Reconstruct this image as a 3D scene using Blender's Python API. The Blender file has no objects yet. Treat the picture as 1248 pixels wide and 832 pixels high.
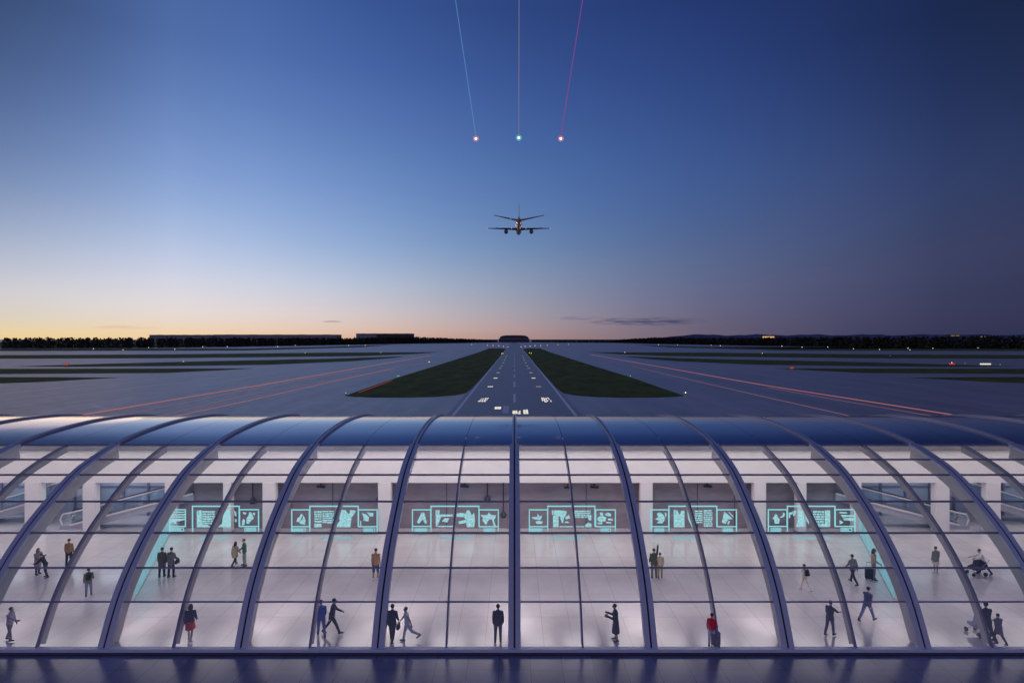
import bpy, bmesh, math, random
from mathutils import Vector, Matrix
R = math.radians
random.seed(7)
S = bpy.context.scene
COL = S.collection
F, CX, CY, H = 720.0, 627.0, 413.0, 14.8      # focal length in photo pixels, vanishing point, eye height

# ------------------------------------------------------------------ helpers
def G(px, py):                    # point of the ground seen at a pixel of the photo
    d = F * H / (py - CY)
    return ((px - CX) * d / F, d)
def W(px, py, d):                 # point at depth d
    return Vector(((px - CX) * d / F, d, H - (py - CY) * d / F))
def lin(c):
    return tuple(((v / 255) / 12.92 if v / 255 <= .04045 else ((v / 255 + .055) / 1.055) ** 2.4) for v in c)
def tag(o, label=None, cat=None, group=None, kind=None):
    if label: o['label'] = label
    if cat: o['category'] = cat
    if group: o['group'] = group
    if kind: o['kind'] = kind
    return o
def empty(name, loc=(0, 0, 0), rz=0):
    o = bpy.data.objects.new(name, None); COL.objects.link(o)
    o.location = loc; o.rotation_euler = (0, 0, rz); o.empty_display_size = .3
    return o
def obj(name, bm, mat, parent=None, smooth=False):
    me = bm if isinstance(bm, bpy.types.Mesh) else None
    if me is None:
        bmesh.ops.recalc_face_normals(bm, faces=bm.faces)
        me = bpy.data.meshes.new(name); bm.to_mesh(me); bm.free()
    if smooth:
        me.shade_smooth()
    if mat and not me.materials: me.materials.append(mat)
    o = bpy.data.objects.new(name, me); COL.objects.link(o)
    if parent: o.parent = parent
    return o
def copy_tree(o, parent=None):
    c = o.copy(); COL.objects.link(c)
    if parent: c.parent = parent
    for ch in list(o.children): copy_tree(ch, c)
    return c
def box(bm, c, s, rot=None):
    m = Matrix.Translation(c) @ (rot.to_4x4() if rot else Matrix()) @ Matrix.Diagonal((s[0], s[1], s[2], 1))
    bmesh.ops.create_cube(bm, size=1, matrix=m)
def box2(bm, a, b):
    box(bm, [(a[i] + b[i]) / 2 for i in range(3)], [abs(b[i] - a[i]) for i in range(3)])
def ring_loft(bm, rings, cap=True):
    vs = [[bm.verts.new(p) for p in r] for r in rings]
    n = len(vs[0])
    for a, b in zip(vs, vs[1:]):
        for i in range(n):
            bm.faces.new((a[i], a[(i + 1) % n], b[(i + 1) % n], b[i]))
    if cap:
        bm.faces.new(vs[0][::-1]); bm.faces.new(vs[-1])
def frame(d):
    d = d.normalized()
    up = Vector((0, 0, 1)) if abs(d.z) < .9 else Vector((0, 1, 0))
    a = d.cross(up).normalized(); return a, d.cross(a).normalized()
def tube(bm, pts, rs, n=10):
    pts = [Vector(p) for p in pts]
    if not hasattr(rs, '__len__'): rs = [rs] * len(pts)
    rings = []; a = None
    for i, p in enumerate(pts):
        d = (pts[min(i + 1, len(pts) - 1)] - pts[max(i - 1, 0)]).normalized()
        if a is None: a, _ = frame(d)
        else: a = (a - d * a.dot(d)).normalized()
        b = d.cross(a)
        rings.append([p + (a * math.cos(t) + b * math.sin(t)) * rs[i] for t in [2 * math.pi * k / n for k in range(n)]])
    ring_loft(bm, rings)
def ball(bm, c, r, seg=12, rot=None):
    if not hasattr(r, '__len__'): r = (r, r, r)
    m = Matrix.Translation(c) @ (rot.to_4x4() if rot else Matrix()) @ Matrix.Diagonal((*r, 1))
    bmesh.ops.create_uvsphere(bm, u_segments=seg, v_segments=max(6, seg // 2 + 2), radius=1, matrix=m)
def limb(bm, p, q, r0, r1):
    tube(bm, [p, (Vector(p) + Vector(q)) / 2, q], [r0, (r0 * .6 + r1 * .4), r1]); ball(bm, p, r0 * .99); ball(bm, q, r1 * .99)
def prism(bm, pts, y0, y1):        # outline in the x/z plane given thickness along y
    vs = [bm.verts.new((p[0], y0, p[1])) for p in pts]
    f = bm.faces.new(vs)
    r = bmesh.ops.extrude_face_region(bm, geom=[f])
    for v in [g for g in r['geom'] if isinstance(g, bmesh.types.BMVert)]: v.co.y = y1
    big = [g for g in bm.faces if len(g.verts) > 4]
    bmesh.ops.triangulate(bm, faces=big)
def sheet(name, pts, z, mat, kind='structure', **kw):
    bm = bmesh.new(); f = bm.faces.new([bm.verts.new((p[0], p[1], z)) for p in pts])
    if len(pts) > 4: bmesh.ops.triangulate(bm, faces=[f])
    for f in bm.faces:
        f.normal_update()
        if f.normal.z < 0: f.normal_flip()
    me = bpy.data.meshes.new(name); bm.to_mesh(me); bm.free(); me.materials.append(mat)
    o = bpy.data.objects.new(name, me); COL.objects.link(o)
    return tag(o, kind=kind, **kw)

# ------------------------------------------------------------------ materials
def nodes(name):
    m = bpy.data.materials.new(name); m.use_nodes = True
    nt = m.node_tree; nt.nodes.clear()
    out = nt.nodes.new('ShaderNodeOutputMaterial')
    return m, nt, out
def N(nt, t, **kw):
    n = nt.nodes.new(t)
    for k, v in kw.items():
        if k in n.inputs: n.inputs[k].default_value = v
        else: setattr(n, k, v)
    return n
def mat(name, col, rough=.5, metal=0, var=.12, scale=3.0, bump=0, stretch=(1, 1, 1), spec=.5, coat=0):
    m, nt, out = nodes(name)
    b = N(nt, 'ShaderNodeBsdfPrincipled', Roughness=rough, Metallic=metal)
    b.inputs['Specular IOR Level'].default_value = spec
    b.inputs['Coat Weight'].default_value = coat
    b.inputs['Coat Roughness'].default_value = .08
    tc = N(nt, 'ShaderNodeTexCoord'); mp = N(nt, 'ShaderNodeMapping'); mp.inputs['Scale'].default_value = stretch
    ns = N(nt, 'ShaderNodeTexNoise', Scale=scale, Detail=6.0, Roughness=.6)
    mx = N(nt, 'ShaderNodeMix', data_type='RGBA')
    mx.inputs[6].default_value = (*[c * (1 - var) for c in col], 1); mx.inputs[7].default_value = (*[min(1, c * (1 + var)) for c in col], 1)
    rm = N(nt, 'ShaderNodeMapRange'); rm.inputs['From Min'].default_value = .3; rm.inputs['From Max'].default_value = .7
    L = nt.links.new
    L(tc.outputs['Object'], mp.inputs['Vector']); L(mp.outputs[0], ns.inputs['Vector'])
    L(ns.outputs[0], rm.inputs['Value']); L(rm.outputs[0], mx.inputs[0]); L(mx.outputs[2], b.inputs['Base Color'])
    rr = N(nt, 'ShaderNodeMapRange'); rr.inputs['To Min'].default_value = rough * .8; rr.inputs['To Max'].default_value = min(1, rough * 1.2)
    L(ns.outputs[0], rr.inputs['Value']); L(rr.outputs[0], b.inputs['Roughness'])
    if bump:
        bp = N(nt, 'ShaderNodeBump', Strength=bump); L(ns.outputs[0], bp.inputs['Height']); L(bp.outputs[0], b.inputs['Normal'])
    L(b.outputs[0], out.inputs[0])
    return m
def emit(name, col, s=1.0, trans=0.0, noise=None):
    m, nt, out = nodes(name)
    e = N(nt, 'ShaderNodeEmission', Strength=s); e.inputs[0].default_value = (*col, 1)
    last = e.outputs[0]
    if trans or noise:
        t = N(nt, 'ShaderNodeBsdfTransparent'); mx = N(nt, 'ShaderNodeMixShader'); mx.inputs[0].default_value = 1 - trans
        nt.links.new(t.outputs[0], mx.inputs[1]); nt.links.new(last, mx.inputs[2])
        if noise:
            tc = N(nt, 'ShaderNodeTexCoord'); mp = N(nt, 'ShaderNodeMapping'); mp.inputs['Scale'].default_value = noise
            ns = N(nt, 'ShaderNodeTexNoise', Scale=1.0, Detail=4.0)
            mr = N(nt, 'ShaderNodeMapRange'); mr.inputs['From Min'].default_value = .3; mr.inputs['From Max'].default_value = .7
            mr.inputs['To Min'].default_value = (1 - trans) * .35; mr.inputs['To Max'].default_value = min(1, (1 - trans) * 1.6)
            nt.links.new(tc.outputs['Object'], mp.inputs[0]); nt.links.new(mp.outputs[0], ns.inputs['Vector'])
            nt.links.new(ns.outputs[0], mr.inputs[0]); nt.links.new(mr.outputs[0], mx.inputs[0])
        last = mx.outputs[0]
    nt.links.new(last, out.inputs[0]); return m
def glass(name, tint=(.93, .94, .96), ior=1.45, rough=.015, base=0.0):
    m, nt, out = nodes(name)
    t = N(nt, 'ShaderNodeBsdfTransparent'); t.inputs[0].default_value = (*tint, 1)
    g = N(nt, 'ShaderNodeBsdfGlossy', Roughness=rough); g.inputs[0].default_value = (1, 1, 1, 1)
    fr = N(nt, 'ShaderNodeFresnel', IOR=ior)
    ge = N(nt, 'ShaderNodeNewGeometry'); io = N(nt, 'ShaderNodeMapRange')       # a thin pane reflects alike from both sides
    io.inputs['To Min'].default_value = ior; io.inputs['To Max'].default_value = 1 / ior
    nt.links.new(ge.outputs['Backfacing'], io.inputs[0]); nt.links.new(io.outputs[0], fr.inputs['IOR']); mx = N(nt, 'ShaderNodeMixShader')
    ad = N(nt, 'ShaderNodeMath', operation='ADD', use_clamp=True); ad.inputs[1].default_value = base
    nt.links.new(fr.outputs[0], ad.inputs[0]); nt.links.new(ad.outputs[0], mx.inputs[0])
    nt.links.new(t.outputs[0], mx.inputs[1]); nt.links.new(g.outputs[0], mx.inputs[2]); nt.links.new(mx.outputs[0], out.inputs[0])
    return m
def tiles(name, col, joint, sx, sy, w, rough, var=.06, spec=.5, wear=0.0, seed=0.0):
    """paving: joints every sx by sy metres, each slab its own slight tone"""
    m, nt, out = nodes(name); L = nt.links.new
    tc = N(nt, 'ShaderNodeTexCoord')
    mp = N(nt, 'ShaderNodeMapping'); mp.inputs['Location'].default_value = (seed, seed, 0)
    br = N(nt, 'ShaderNodeTexBrick', offset=0.0, squash=1.0)
    br.inputs['Scale'].default_value = 1.0
    br.inputs['Brick Width'].default_value = sx; br.inputs['Row Height'].default_value = sy
    br.inputs['Mortar Size'].default_value = w; br.inputs['Mortar Smooth'].default_value = .1; br.inputs['Bias'].default_value = 0
    br.inputs['Color1'].default_value = (*[c * (1 - var) for c in col], 1)
    br.inputs['Color2'].default_value = (*[c * (1 + var) for c in col], 1)
    br.inputs['Mortar'].default_value = (*joint, 1)
    ns = N(nt, 'ShaderNodeTexNoise', Scale=.35, Detail=7.0, Roughness=.62)
    mr = N(nt, 'ShaderNodeMapRange'); mr.inputs['From Min'].default_value = .25; mr.inputs['From Max'].default_value = .75
    mr.inputs['To Min'].default_value = .86; mr.inputs['To Max'].default_value = 1.12
    mu = N(nt, 'ShaderNodeMix', data_type='RGBA', blend_type='MULTIPLY'); mu.inputs[0].default_value = 1
    b = N(nt, 'ShaderNodeBsdfPrincipled', Roughness=rough); b.inputs['Specular IOR Level'].default_value = spec
    n2 = N(nt, 'ShaderNodeTexNoise', Scale=1.0, Detail=5.0); m2 = N(nt, 'ShaderNodeMapping'); m2.inputs['Scale'].default_value = (.22, .012, 1)
    r2 = N(nt, 'ShaderNodeMapRange'); r2.inputs['From Min'].default_value = .3; r2.inputs['From Max'].default_value = .7; r2.inputs['To Min'].default_value = 1 - wear; r2.inputs['To Max'].default_value = 1 + wear * .5
    mv = N(nt, 'ShaderNodeMix', data_type='RGBA', blend_type='MULTIPLY'); mv.inputs[0].default_value = 1
    L(tc.outputs['Object'], m2.inputs[0]); L(m2.outputs[0], n2.inputs['Vector']); L(n2.outputs[0], r2.inputs[0]); L(mu.outputs[2], mv.inputs[6]); L(r2.outputs[0], mv.inputs[7])
    rr = N(nt, 'ShaderNodeMapRange'); rr.inputs['To Min'].default_value = rough * .7; rr.inputs['To Max'].default_value = rough * 1.35
    L(tc.outputs['Object'], mp.inputs[0]); L(mp.outputs[0], br.inputs['Vector']); L(mp.outputs[0], ns.inputs['Vector'])
    L(ns.outputs[0], mr.inputs[0]); L(br.outputs['Color'], mu.inputs[6]); L(mr.outputs[0], mu.inputs[7])
    L(mv.outputs[2], b.inputs['Base Color']); L(ns.outputs[0], rr.inputs[0]); L(rr.outputs[0], b.inputs['Roughness'])
    L(b.outputs[0], out.inputs[0])
    return m

M = {}
M['apron'] = tiles('apron_concrete', (.345, .285, .275), (.22, .18, .18), 7.5, 7.5, .05, .40, .08, wear=.28, spec=.9)
M['runway'] = mat('runway_asphalt', (.25, .21, .215), .45, var=.25, scale=.35, stretch=(1, .06, 1))
M['grass'] = mat('grass_blades', (.092, .104, .014), .95, var=.5, scale=.16, spec=.1, stretch=(1, .35, 1))
M['plaza'] = tiles('plaza_stone', (.15, .155, .26), (.06, .06, .10), 1.43, 1.43, .016, .22, .14, spec=.33, seed=.7)
M['hall_floor'] = tiles('hall_terrazzo', (.60, .56, .57), (.34, .32, .33), 1.43, 2.86, .011, .15, .035, spec=.85)
M['white'] = mat('white_plaster', (.72, .69, .70), .6, var=.03, scale=1.2)
M['backgrey'] = mat('grey_wall_panel', (.26, .205, .235), .4, var=.2, scale=.5, stretch=(1, 1, 3))
M['soffit_shade'] = mat('grey_soffit_and_shade', (.17, .165, .185), .6, var=.06)  # grey of the ceiling, also used for the painted shade strip
M['rib'] = mat('blue_rib_paint', (.44, .43, .50), .4, metal=.0, var=.06, scale=2, coat=.3)
M['fin'] = mat('grey_rib_fin', (.46, .43, .44), .5, var=.07, scale=1.2)
M['seam'] = mat('dark_seam_rubber', (.012, .012, .022), .6, var=.2)
M['purlin'] = mat('blue_purlin_paint', (.17, .165, .26), .4, var=.08)
M['roof'] = mat('blue_roof_sheet', (.05, .062, .165), .15, var=.07, scale=.4, coat=1.0, stretch=(1, .3, 1))
M['glass'] = glass('vault_glass', (.88, .88, .92), base=.05)
M['reflect_dim'] = glass('reflection_dimmed_glass', (.70, .71, .78), base=.04)  # darkening by reflection put into the tint of one pane row
M['sill'] = mat('sill_metal', (.58, .58, .68), .4, metal=0, var=.06)
M['kerb'] = mat('kerb_stone', (.05, .05, .075), .5, var=.15)
M['paint'] = mat('white_line_paint', (.95, .84, .77), .6, var=.05, scale=1.5)
M['wornpaint'] = mat('worn_grey_paint', (.78, .66, .62), .6, var=.12)
M['bar'] = emit('white_runway_lamp', (1, .93, .80), .82)
M['bar_dim'] = emit('dim_runway_lamp', (.80, .76, .78), .36)
M['pink'] = emit('pink_trail_glow', lin((218, 132, 132)), .6)
M['pink2'] = emit('faint_pink_trail_glow', lin((205, 142, 150)), .42)
M['redstrip'] = emit('red_edge_lamp', lin((225, 92, 74)), .55)
M['tree'] = mat('dark_foliage', (.045, .048, .034), 1, var=.4, scale=.2, spec=0)
M['hill'] = mat('hazy_wooded_ridge', (.10, .11, .19), 1, var=.15, scale=.004, spec=0)  # blue of the distant haze put into the ridge colour
M['dark_metal'] = mat('dark_metal', (.03, .03, .035), .5, var=.2)
M['far_roof'] = mat('far_hangar_sheet', (.20, .19, .23), .6, var=.1, scale=.05)
M['far_dark'] = mat('far_dark_cladding', (.035, .032, .042), .7, var=.1, scale=.05)
M['warmwin'] = emit('warm_lit_window', (1, .55, .22), .9)
M['cyan'] = emit('cyan_screen_light', (.33, .80, .83), 1.0)
M['cyan_hi'] = emit('bright_cyan_screen_light', (.42, .84, .86), 1.0, .25, (5, 5, 7))
M['cyan_reflection'] = emit('cyan_floor_reflection', (.40, .68, .74), .75)  # glow for the displays' reflection in the floor
M['cyan_sheet'] = emit('cyan_glass_glow', (.26, .72, .77), .8, .58, (3.0, 3.0, .12))
M['blue_glass'] = mat('blue_grey_glazing', (.36, .43, .55), .2, var=.2, scale=.25, coat=.5)
M['plane'] = mat('aircraft_paint', (.85, .72, .68), .4, var=.05, coat=.2)
M['plane_dk'] = mat('aircraft_wing_metal', (.22, .21, .24), .4, metal=.2, var=.08)
M['lampwhite'] = emit('white_lamp', (1, .95, .85), 2.8)
M['lampyellow'] = emit('yellow_lamp', (1, .75, .12), 2.2)
M['lampred'] = emit('red_lamp', (1, .12, .16), 3.0)
M['lampgreen'] = emit('green_lamp', (.12, 1, .30), 2.6)
M['lamppink'] = emit('pink_lamp', (1, .35, .38), 2.4)
M['tail_fill_glow'] = emit('warm_tail_fill_glow', (1, .75, .55), 2)  # glow of the added fill lamps on the airliner
M['fix'] = mat('lamp_housing', (.5, .5, .52), .4, var=.05)
M['diff'] = emit('warm_white_diffuser', (1, .92, .88), 3.0)
M['rubber'] = mat('black_handrail_rubber', (.02, .02, .02), .5)
M['steel'] = mat('brushed_steel', (.42, .43, .47), .3, metal=.6, var=.08, stretch=(1, 1, 8))
M['truss'] = mat('escalator_cladding', (.40, .40, .47), .35, var=.08)
M['clear'] = glass('clear_balustrade_glass', (.82, .90, .94), base=.05)

# ------------------------------------------------------------------ ground
base = bmesh.new(); bmesh.ops.create_grid(base, x_segments=1, y_segments=1, size=20000)
go = obj('ground', base, M['apron']); go.location = (0, 0, -.03); tag(go, kind='structure')
RX = 11.9
sheet('runway', [(-13.2, 63.6), (13.2, 63.6), (13.2, 2600), (-13.2, 2600)], -.018, M['runway'])
def strip(name, ctr, w, mat_, z=.0, **kw):
    """a flat band along ground points"""
    bm = bmesh.new(); rows = []
    c = [Vector((p[0], p[1], z)) for p in ctr]
    for i, p in enumerate(c):
        d = (c[min(i + 1, len(c) - 1)] - c[max(i - 1, 0)]).normalized(); n = Vector((d.y, -d.x, 0)) * w / 2
        rows.append((bm.verts.new(p - n), bm.verts.new(p + n)))
    for a, b in zip(rows, rows[1:]): bm.faces.new((a[0], a[1], b[1], b[0]))
    for f in bm.faces:
        f.normal_update()
        if f.normal.z < 0: f.normal_flip()
    me = bpy.data.meshes.new(name); bm.to_mesh(me); bm.free(); me.materials.append(mat_)
    o = bpy.data.objects.new(name, me); COL.objects.link(o)
    return tag(o, **kw)
for s in (-1, 1):
    strip('runway_edge_line', [(s * RX, 64), (s * RX, 1500)], .62, M['paint'], -.008, kind='structure')
for k in range(12):
    y0 = 138 + 44.5 * k
    strip('runway_centre_dash', [(0, y0), (0, y0 + 22)], .62, M['paint'], -.008, kind='structure')
a, b = G(616.5, 503.5), G(616.5, 494.5)
sheet('runway_threshold_block', [(-2.45, 118), (-1.15, 118), (-1.15, 131), (-2.45, 131)], -.008, M['wornpaint'])

# grass between and beyond the taxiways
isl = [(420, 482), (432, 483.4), (455, 484.2), (490, 484.4), (530, 483.4), (555, 481.4), (567, 479), (575, 473.5), (599.5, 446.5), (616.8, 425.2), (610, 424.2),
       (596, 424.4), (583, 429.2), (531, 445.6), (484.6, 459.8), (430, 478.6)]
strips = [[(-400, 459.0), (60, 459.3), (147, 460), (100, 462.4), (50, 465.3), (-60, 469), (-400, 476)],
          [(-400, 449.8), (150, 449), (310, 448.7), (270, 451), (200, 454.3), (0, 455.6), (-400, 456.5)],
          [(15, 446.3), (100, 443.8), (250, 440), (400, 437), (495, 434), (480, 436), (430, 440), (330, 444.3), (240, 445.6), (100, 446.8)],
          [(-400, 433.8), (0, 432.6), (200, 431.6), (400, 429.5), (538, 429), (500, 431.5), (440, 433.8), (200, 436.4), (-400, 438)],
          [(-400, 425.4), (300, 424.6), (400, 422.4), (480, 420), (440, 423), (300, 427.0), (-400, 428.6)]]
def gr(pts, label):
    sheet('grass', [G(*p) for p in pts], -.006, M['grass'], kind='stuff', label=label, cat='grass')
gr(isl, 'dark lens shaped lawn with rounded near corner on the left of the runway')
gr([(1254 - x, y) for x, y in isl], 'dark lens shaped lawn with rounded near corner on the right of the runway')
names = ['nearest', 'second', 'middle', 'fourth', 'farthest']
for i, p in enumerate(strips):
    gr(p, names[i] + ' narrow band of dark grass across the left apron')
    gr([(1254 - x, y) for x, y in p], names[i] + ' narrow band of dark grass across the right apron')

# pink light trails over the apron, put in as glowing strips
def line(pts, w, m, label):
    strip('apron_light_trail', [G(*p) for p in pts], w, m, -.002, label=label, cat='light trail', group='pink light trails on the apron')
line([(60, 512), (318, 469.0), (525, 433)], 1.15, M['pink'], 'widest and outermost pink light line crossing the left apron')
line([(120, 512), (315, 472), (430, 451.5)], .42, M['pink2'], 'thin pink light line hugging the wide pink line on the left apron')
line([(180, 510), (300, 481.3), (413, 462), (505, 443)], .4, M['pink2'], 'second thin pink light line on the left apron, toward the lawn')
line([(195, 511), (300, 488.6), (397, 466.5), (480, 449)], .5, M['pink'], 'pink light line nearest the left lawn')
line([(1205, 512), (928, 468.6), (720, 432)], 1.1, M['pink'], 'widest pink light line crossing the right apron')
line([(1165, 511.5), (1020, 487), (935, 472)], .42, M['pink2'], 'short thin pink light line beside the wide pink line on the right apron')
line([(1060, 512), (928, 482.5), (840, 462.3), (770, 446)], .45, M['pink2'], 'single thin pink light line nearest the right lawn')
strip('lawn_edge_light', [G(437, 478.2), G(478, 463.2)], .35, M['redstrip'], .0, label='red glowing edge strip along the pointed side of the left lawn', cat='edge light')

# touchdown light bars and the lit markings of the near threshold
def lightbar(x, y, w, l, m, label, group):
    t = empty('runway_light_bar', (x, y, -.014))
    bm = bmesh.new(); box(bm, (0, 0, .01), (w + .16, l + .2, .02)); obj('housing', bm, M['dark_metal'], t)
    bm = bmesh.new(); n = max(2, round(w / .6))
    for i in range(n):
        box(bm, (-w / 2 + (i + .5) * w / n, 0, .03), (w / n * .93, l, .03))
    obj('lens', bm, m, t)
    return tag(t, label, 'light bar', group)
rows = [(471.0, 7.5, 2.0), (460.6, 7.2, 1.75), (454, 7.2, 1.7), (448.8, 7.2, 1.5), (446, 7.0, 1.2), (441.9, 7.0, 1.2), (438.6, 7.0, 1.1), (436, 7.0, 1), (433.6, 7, 1)]
for py, x, w in rows:
    d = F * H / (py - CY)
    for s in (-1, 1):
        lightbar(s * x, d, w * .85, d * d / (F * H) * (.8 if d < 280 else .55), M['bar_dim'] if py < 456 or s > 0 and py > 465 else M['bar'],
                 'small white light bar inset in the runway, in the two rows beside its centre line', 'touchdown light bars on the runway')
lightbar(-20.2 * 14.8 / 84, F * H / 84, 1.42, 4.2, M['bar'], 'single white light bar left of the grey block at the near runway end', None)
# glyph-like lit markings (too blurred in the photograph to read)
def glyph(strokes, px, py, wpx, hpx, name, label):
    bm = bmesh.new()
    d0 = F * H / (py + hpx / 2 - CY); d1 = F * H / (py - hpx / 2 - CY)
    x0 = (px - CX) * d0 / F; w = wpx * d0 / F
    for (u0, v0, u1, v1, t) in strokes:
        p, q = Vector((x0 + (u0 - .5) * w, d0 + v0 * (d1 - d0))), Vector((x0 + (u1 - .5) * w, d0 + v1 * (d1 - d0)))
        dd = (q - p).normalized(); n = Vector((-dd.y, dd.x)) * 0
        tx = t * w / 2; 
        if abs(dd.x) > .7:                 # crossbar: thicken along the runway
            ty = .09 * (d1 - d0)
            c = [(p.x, p.y - ty), (q.x, q.y - ty), (q.x, q.y + ty), (p.x, p.y + ty)]
        else:
            c = [(p.x - tx, p.y), (p.x + tx, p.y), (q.x + tx, q.y), (q.x - tx, q.y)]
        f = bm.faces.new([bm.verts.new((a[0], a[1], -.004)) for a in c])
        f.normal_update()
        if f.normal.z < 0: f.normal_flip()
        bmesh.ops.translate(bm, verts=f.verts, vec=(0, 0, random.random() * .003))
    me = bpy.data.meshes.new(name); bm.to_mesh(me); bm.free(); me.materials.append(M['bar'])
    o = bpy.data.objects.new(name, me); COL.objects.link(o)
    tag(o, label, 'marking')
glyph([(0, .1, .3, .1, .1), (.12, .1, .26, .9, .08), (.38, .1, .46, .9, .1), (.36, .1, .58, .1, .1), (.66, .0, .68, .95, .12), (.6, .9, .8, .9, .1), (.6, .1, .84, .1, .1), (.84, .35, .9, .9, .09), (.88, .95, 1, .95, .1)],
      588, 487, 11.5, 4.6, 'runway_marking', 'slanted lit white marking on the left half of the near runway')
glyph([(.05, .2, .12, .9, .12), (.05, .95, .35, .95, .1), (.1, .5, .4, .5, .1), (.3, .1, .36, .9, .14), (.2, .05, .5, .05, .1), (.58, .1, .52, .9, .12), (.6, .95, .84, .95, .1), (.82, .5, .88, .9, .1), (.9, .0, .98, .4, .1)],
      667, 487, 11.5, 5, 'runway_marking', 'rounded lit white marking on the right half of the near runway')
glyph([(0.0, .15, .3, .15, .1), (.04, .1, .06, .9, .24), (.2, .1, .24, .8, .12), (.4, .1, .42, .95, .2), (.62, .1, .62, .55, .1), (.8, .05, .86, .9, .16), (.55, .1, .95, .1, .1)],
      630.3, 502, 10, 4.6, 'runway_marking', 'low lit white marking right beside the centre of the near runway end')
glyph([(.25, .0, .27, .9, .42), (.75, 0, .77, .98, .44)], 641, 501.4, 6.4, 5.4, 'runway_marking', 'square lit white marking at the near runway end')

# ------------------------------------------------------------------ terminal hall
D1 = 27.9; SP = 6.47
prof_u = [(1.0, 0), (1.036, 1.955), (1.0714, 3.24), (1.121, 4.55), (1.181, 5.75), (1.246, 6.82), (1.303, 7.40), (1.377, 7.92), (1.48, 8.28), (1.63, 8.46)]
P0 = [Vector((D1 * u, z)) for u, z in prof_u]
crest = P0[-1].x
allp = P0 + [Vector((2 * crest - p.x, p.y)) for p in P0[-2::-1]]
def catmull(pts, n=8):
    out = []
    for i in range(len(pts) - 1):
        p0 = pts[max(i - 1, 0)]; p1 = pts[i]; p2 = pts[i + 1]; p3 = pts[min(i + 2, len(pts) - 1)]
        # centripetal-ish: tangents scaled by chord
        m1 = (p2 - p0) * ((p2 - p1).length / max(1e-6, (p2 - p1).length + (p1 - p0).length)) if i > 0 else (p2 - p1)
        m2 = (p3 - p1) * ((p2 - p1).length / max(1e-6, (p3 - p2).length + (p2 - p1).length)) if i + 2 < len(pts) else (p2 - p1)
        for k in range(n):
            t = k / n
            out.append((2*t**3-3*t**2+1)*p1 + (t**3-2*t**2+t)*m1 + (-2*t**3+3*t**2)*p2 + (t**3-t**2)*m2)
    out.append(pts[-1]); return out
CURVE = catmull(allp, 6)
def nrm(i, c):
    d = (c[min(i + 1, len(c) - 1)] - c[max(i - 1, 0)]).normalized()
    return Vector((-d.y, d.x))                  # outward
def sweep(bm, idx, x0, x1, o0, o1, c=None):
    """a bar of width x0..x1 from offset o0 to o1 off the arch, over the index range"""
    c = c or CURVE
    rings = []
    for i in idx:
        n = nrm(i, c)
        if n.y < 0: n = -n
        a = c[i] + n * o0; b = c[i] + n * o1
        a.y = max(a.y, .03); b.y = max(b.y, .03)
        rings.append([(x0, a.x, a.y), (x1, a.x, a.y), (x1, b.x, b.y), (x0, b.x, b.y)])
    ring_loft(bm, rings)
NSEG = 6
I_ROOF = 7 * NSEG                      # roof edge
FRONT = list(range(0, I_ROOF + 1)); ALL = list(range(len(CURVE))); ROOF = list(range(I_ROOF, len(CURVE)))
hall = empty('terminal_hall', (0, D1, 0))
tag(hall, 'long glass vaulted terminal hall with curved blue ribs and a blue roof', 'terminal')
def hp(name, bm, m, par=None, smooth=False):
    o = obj(name, bm, m, None, smooth)
    p = par or hall
    o.parent = p; o.matrix_parent_inverse = Matrix.Translation((0, -D1, 0)) if p is hall else Matrix()
    return o
KR = 8
for k in range(-KR, KR + 1):
    x = k * SP
    bm = bmesh.new()
    for s in (-1, 1):
        sweep(bm, FRONT, x + s * .045, x + s * .30, -.16, .10)
        sweep(bm, list(range(I_ROOF, len(CURVE))), x + s * .035, x + s * .15, -.1, .17)
    rib = hp('rib', bm, M['rib'])
    bm = bmesh.new(); sweep(bm, ALL, x - .045, x + .045, -.15, .045); hp('seam', bm, M['seam'], rib)
    bm = bmesh.new(); sweep(bm, list(range(1, I_ROOF + 1)), x - .08, x + .08, -.90, -.163); hp('fin', bm, M['fin'], rib)
for k in range(-KR, KR):
    x = (k + .5) * SP
    bm = bmesh.new(); sweep(bm, FRONT, x - .042, x + .042, -.12, .06); mu = hp('mullion', bm, M['purlin'])
    bm = bmesh.new(); sweep(bm, list(range(1, I_ROOF + 1)), x - .03, x + .03, -.48, -.123); hp('fin', bm, M['fin'], mu)
    bm = bmesh.new(); sweep(bm, ROOF, x - .06, x + .06, -.12, -.063); hp('seal', bm, M['seam'], mu)
    for h in (0, 1):
      if True:
        x0 = k * SP + .30 if h == 0 else x + .05
        x1 = x - .05 if h == 0 else (k + 1) * SP - .30
      for g0, g1, gm in ((0, NSEG, 'glass'), (NSEG, 2 * NSEG, 'reflect_dim'), (2 * NSEG, I_ROOF, 'glass')):
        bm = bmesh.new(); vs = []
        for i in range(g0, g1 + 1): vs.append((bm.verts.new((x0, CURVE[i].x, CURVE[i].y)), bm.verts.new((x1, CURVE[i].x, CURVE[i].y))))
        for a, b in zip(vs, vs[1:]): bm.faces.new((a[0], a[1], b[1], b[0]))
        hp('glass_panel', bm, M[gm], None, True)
      if True:
        x0 = k * SP + .152 if h == 0 else x + .014
        x1 = x - .014 if h == 0 else (k + 1) * SP - .152
        bm = bmesh.new(); sweep(bm, ROOF, x0, x1, -.06, .035); o = hp('roof_panel', bm, M['roof'])
        o.data.polygons.foreach_set('use_smooth', [True] * len(o.data.polygons)); o.data.set_sharp_from_angle(angle=R(35))
XE = KR * SP + .3
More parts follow.
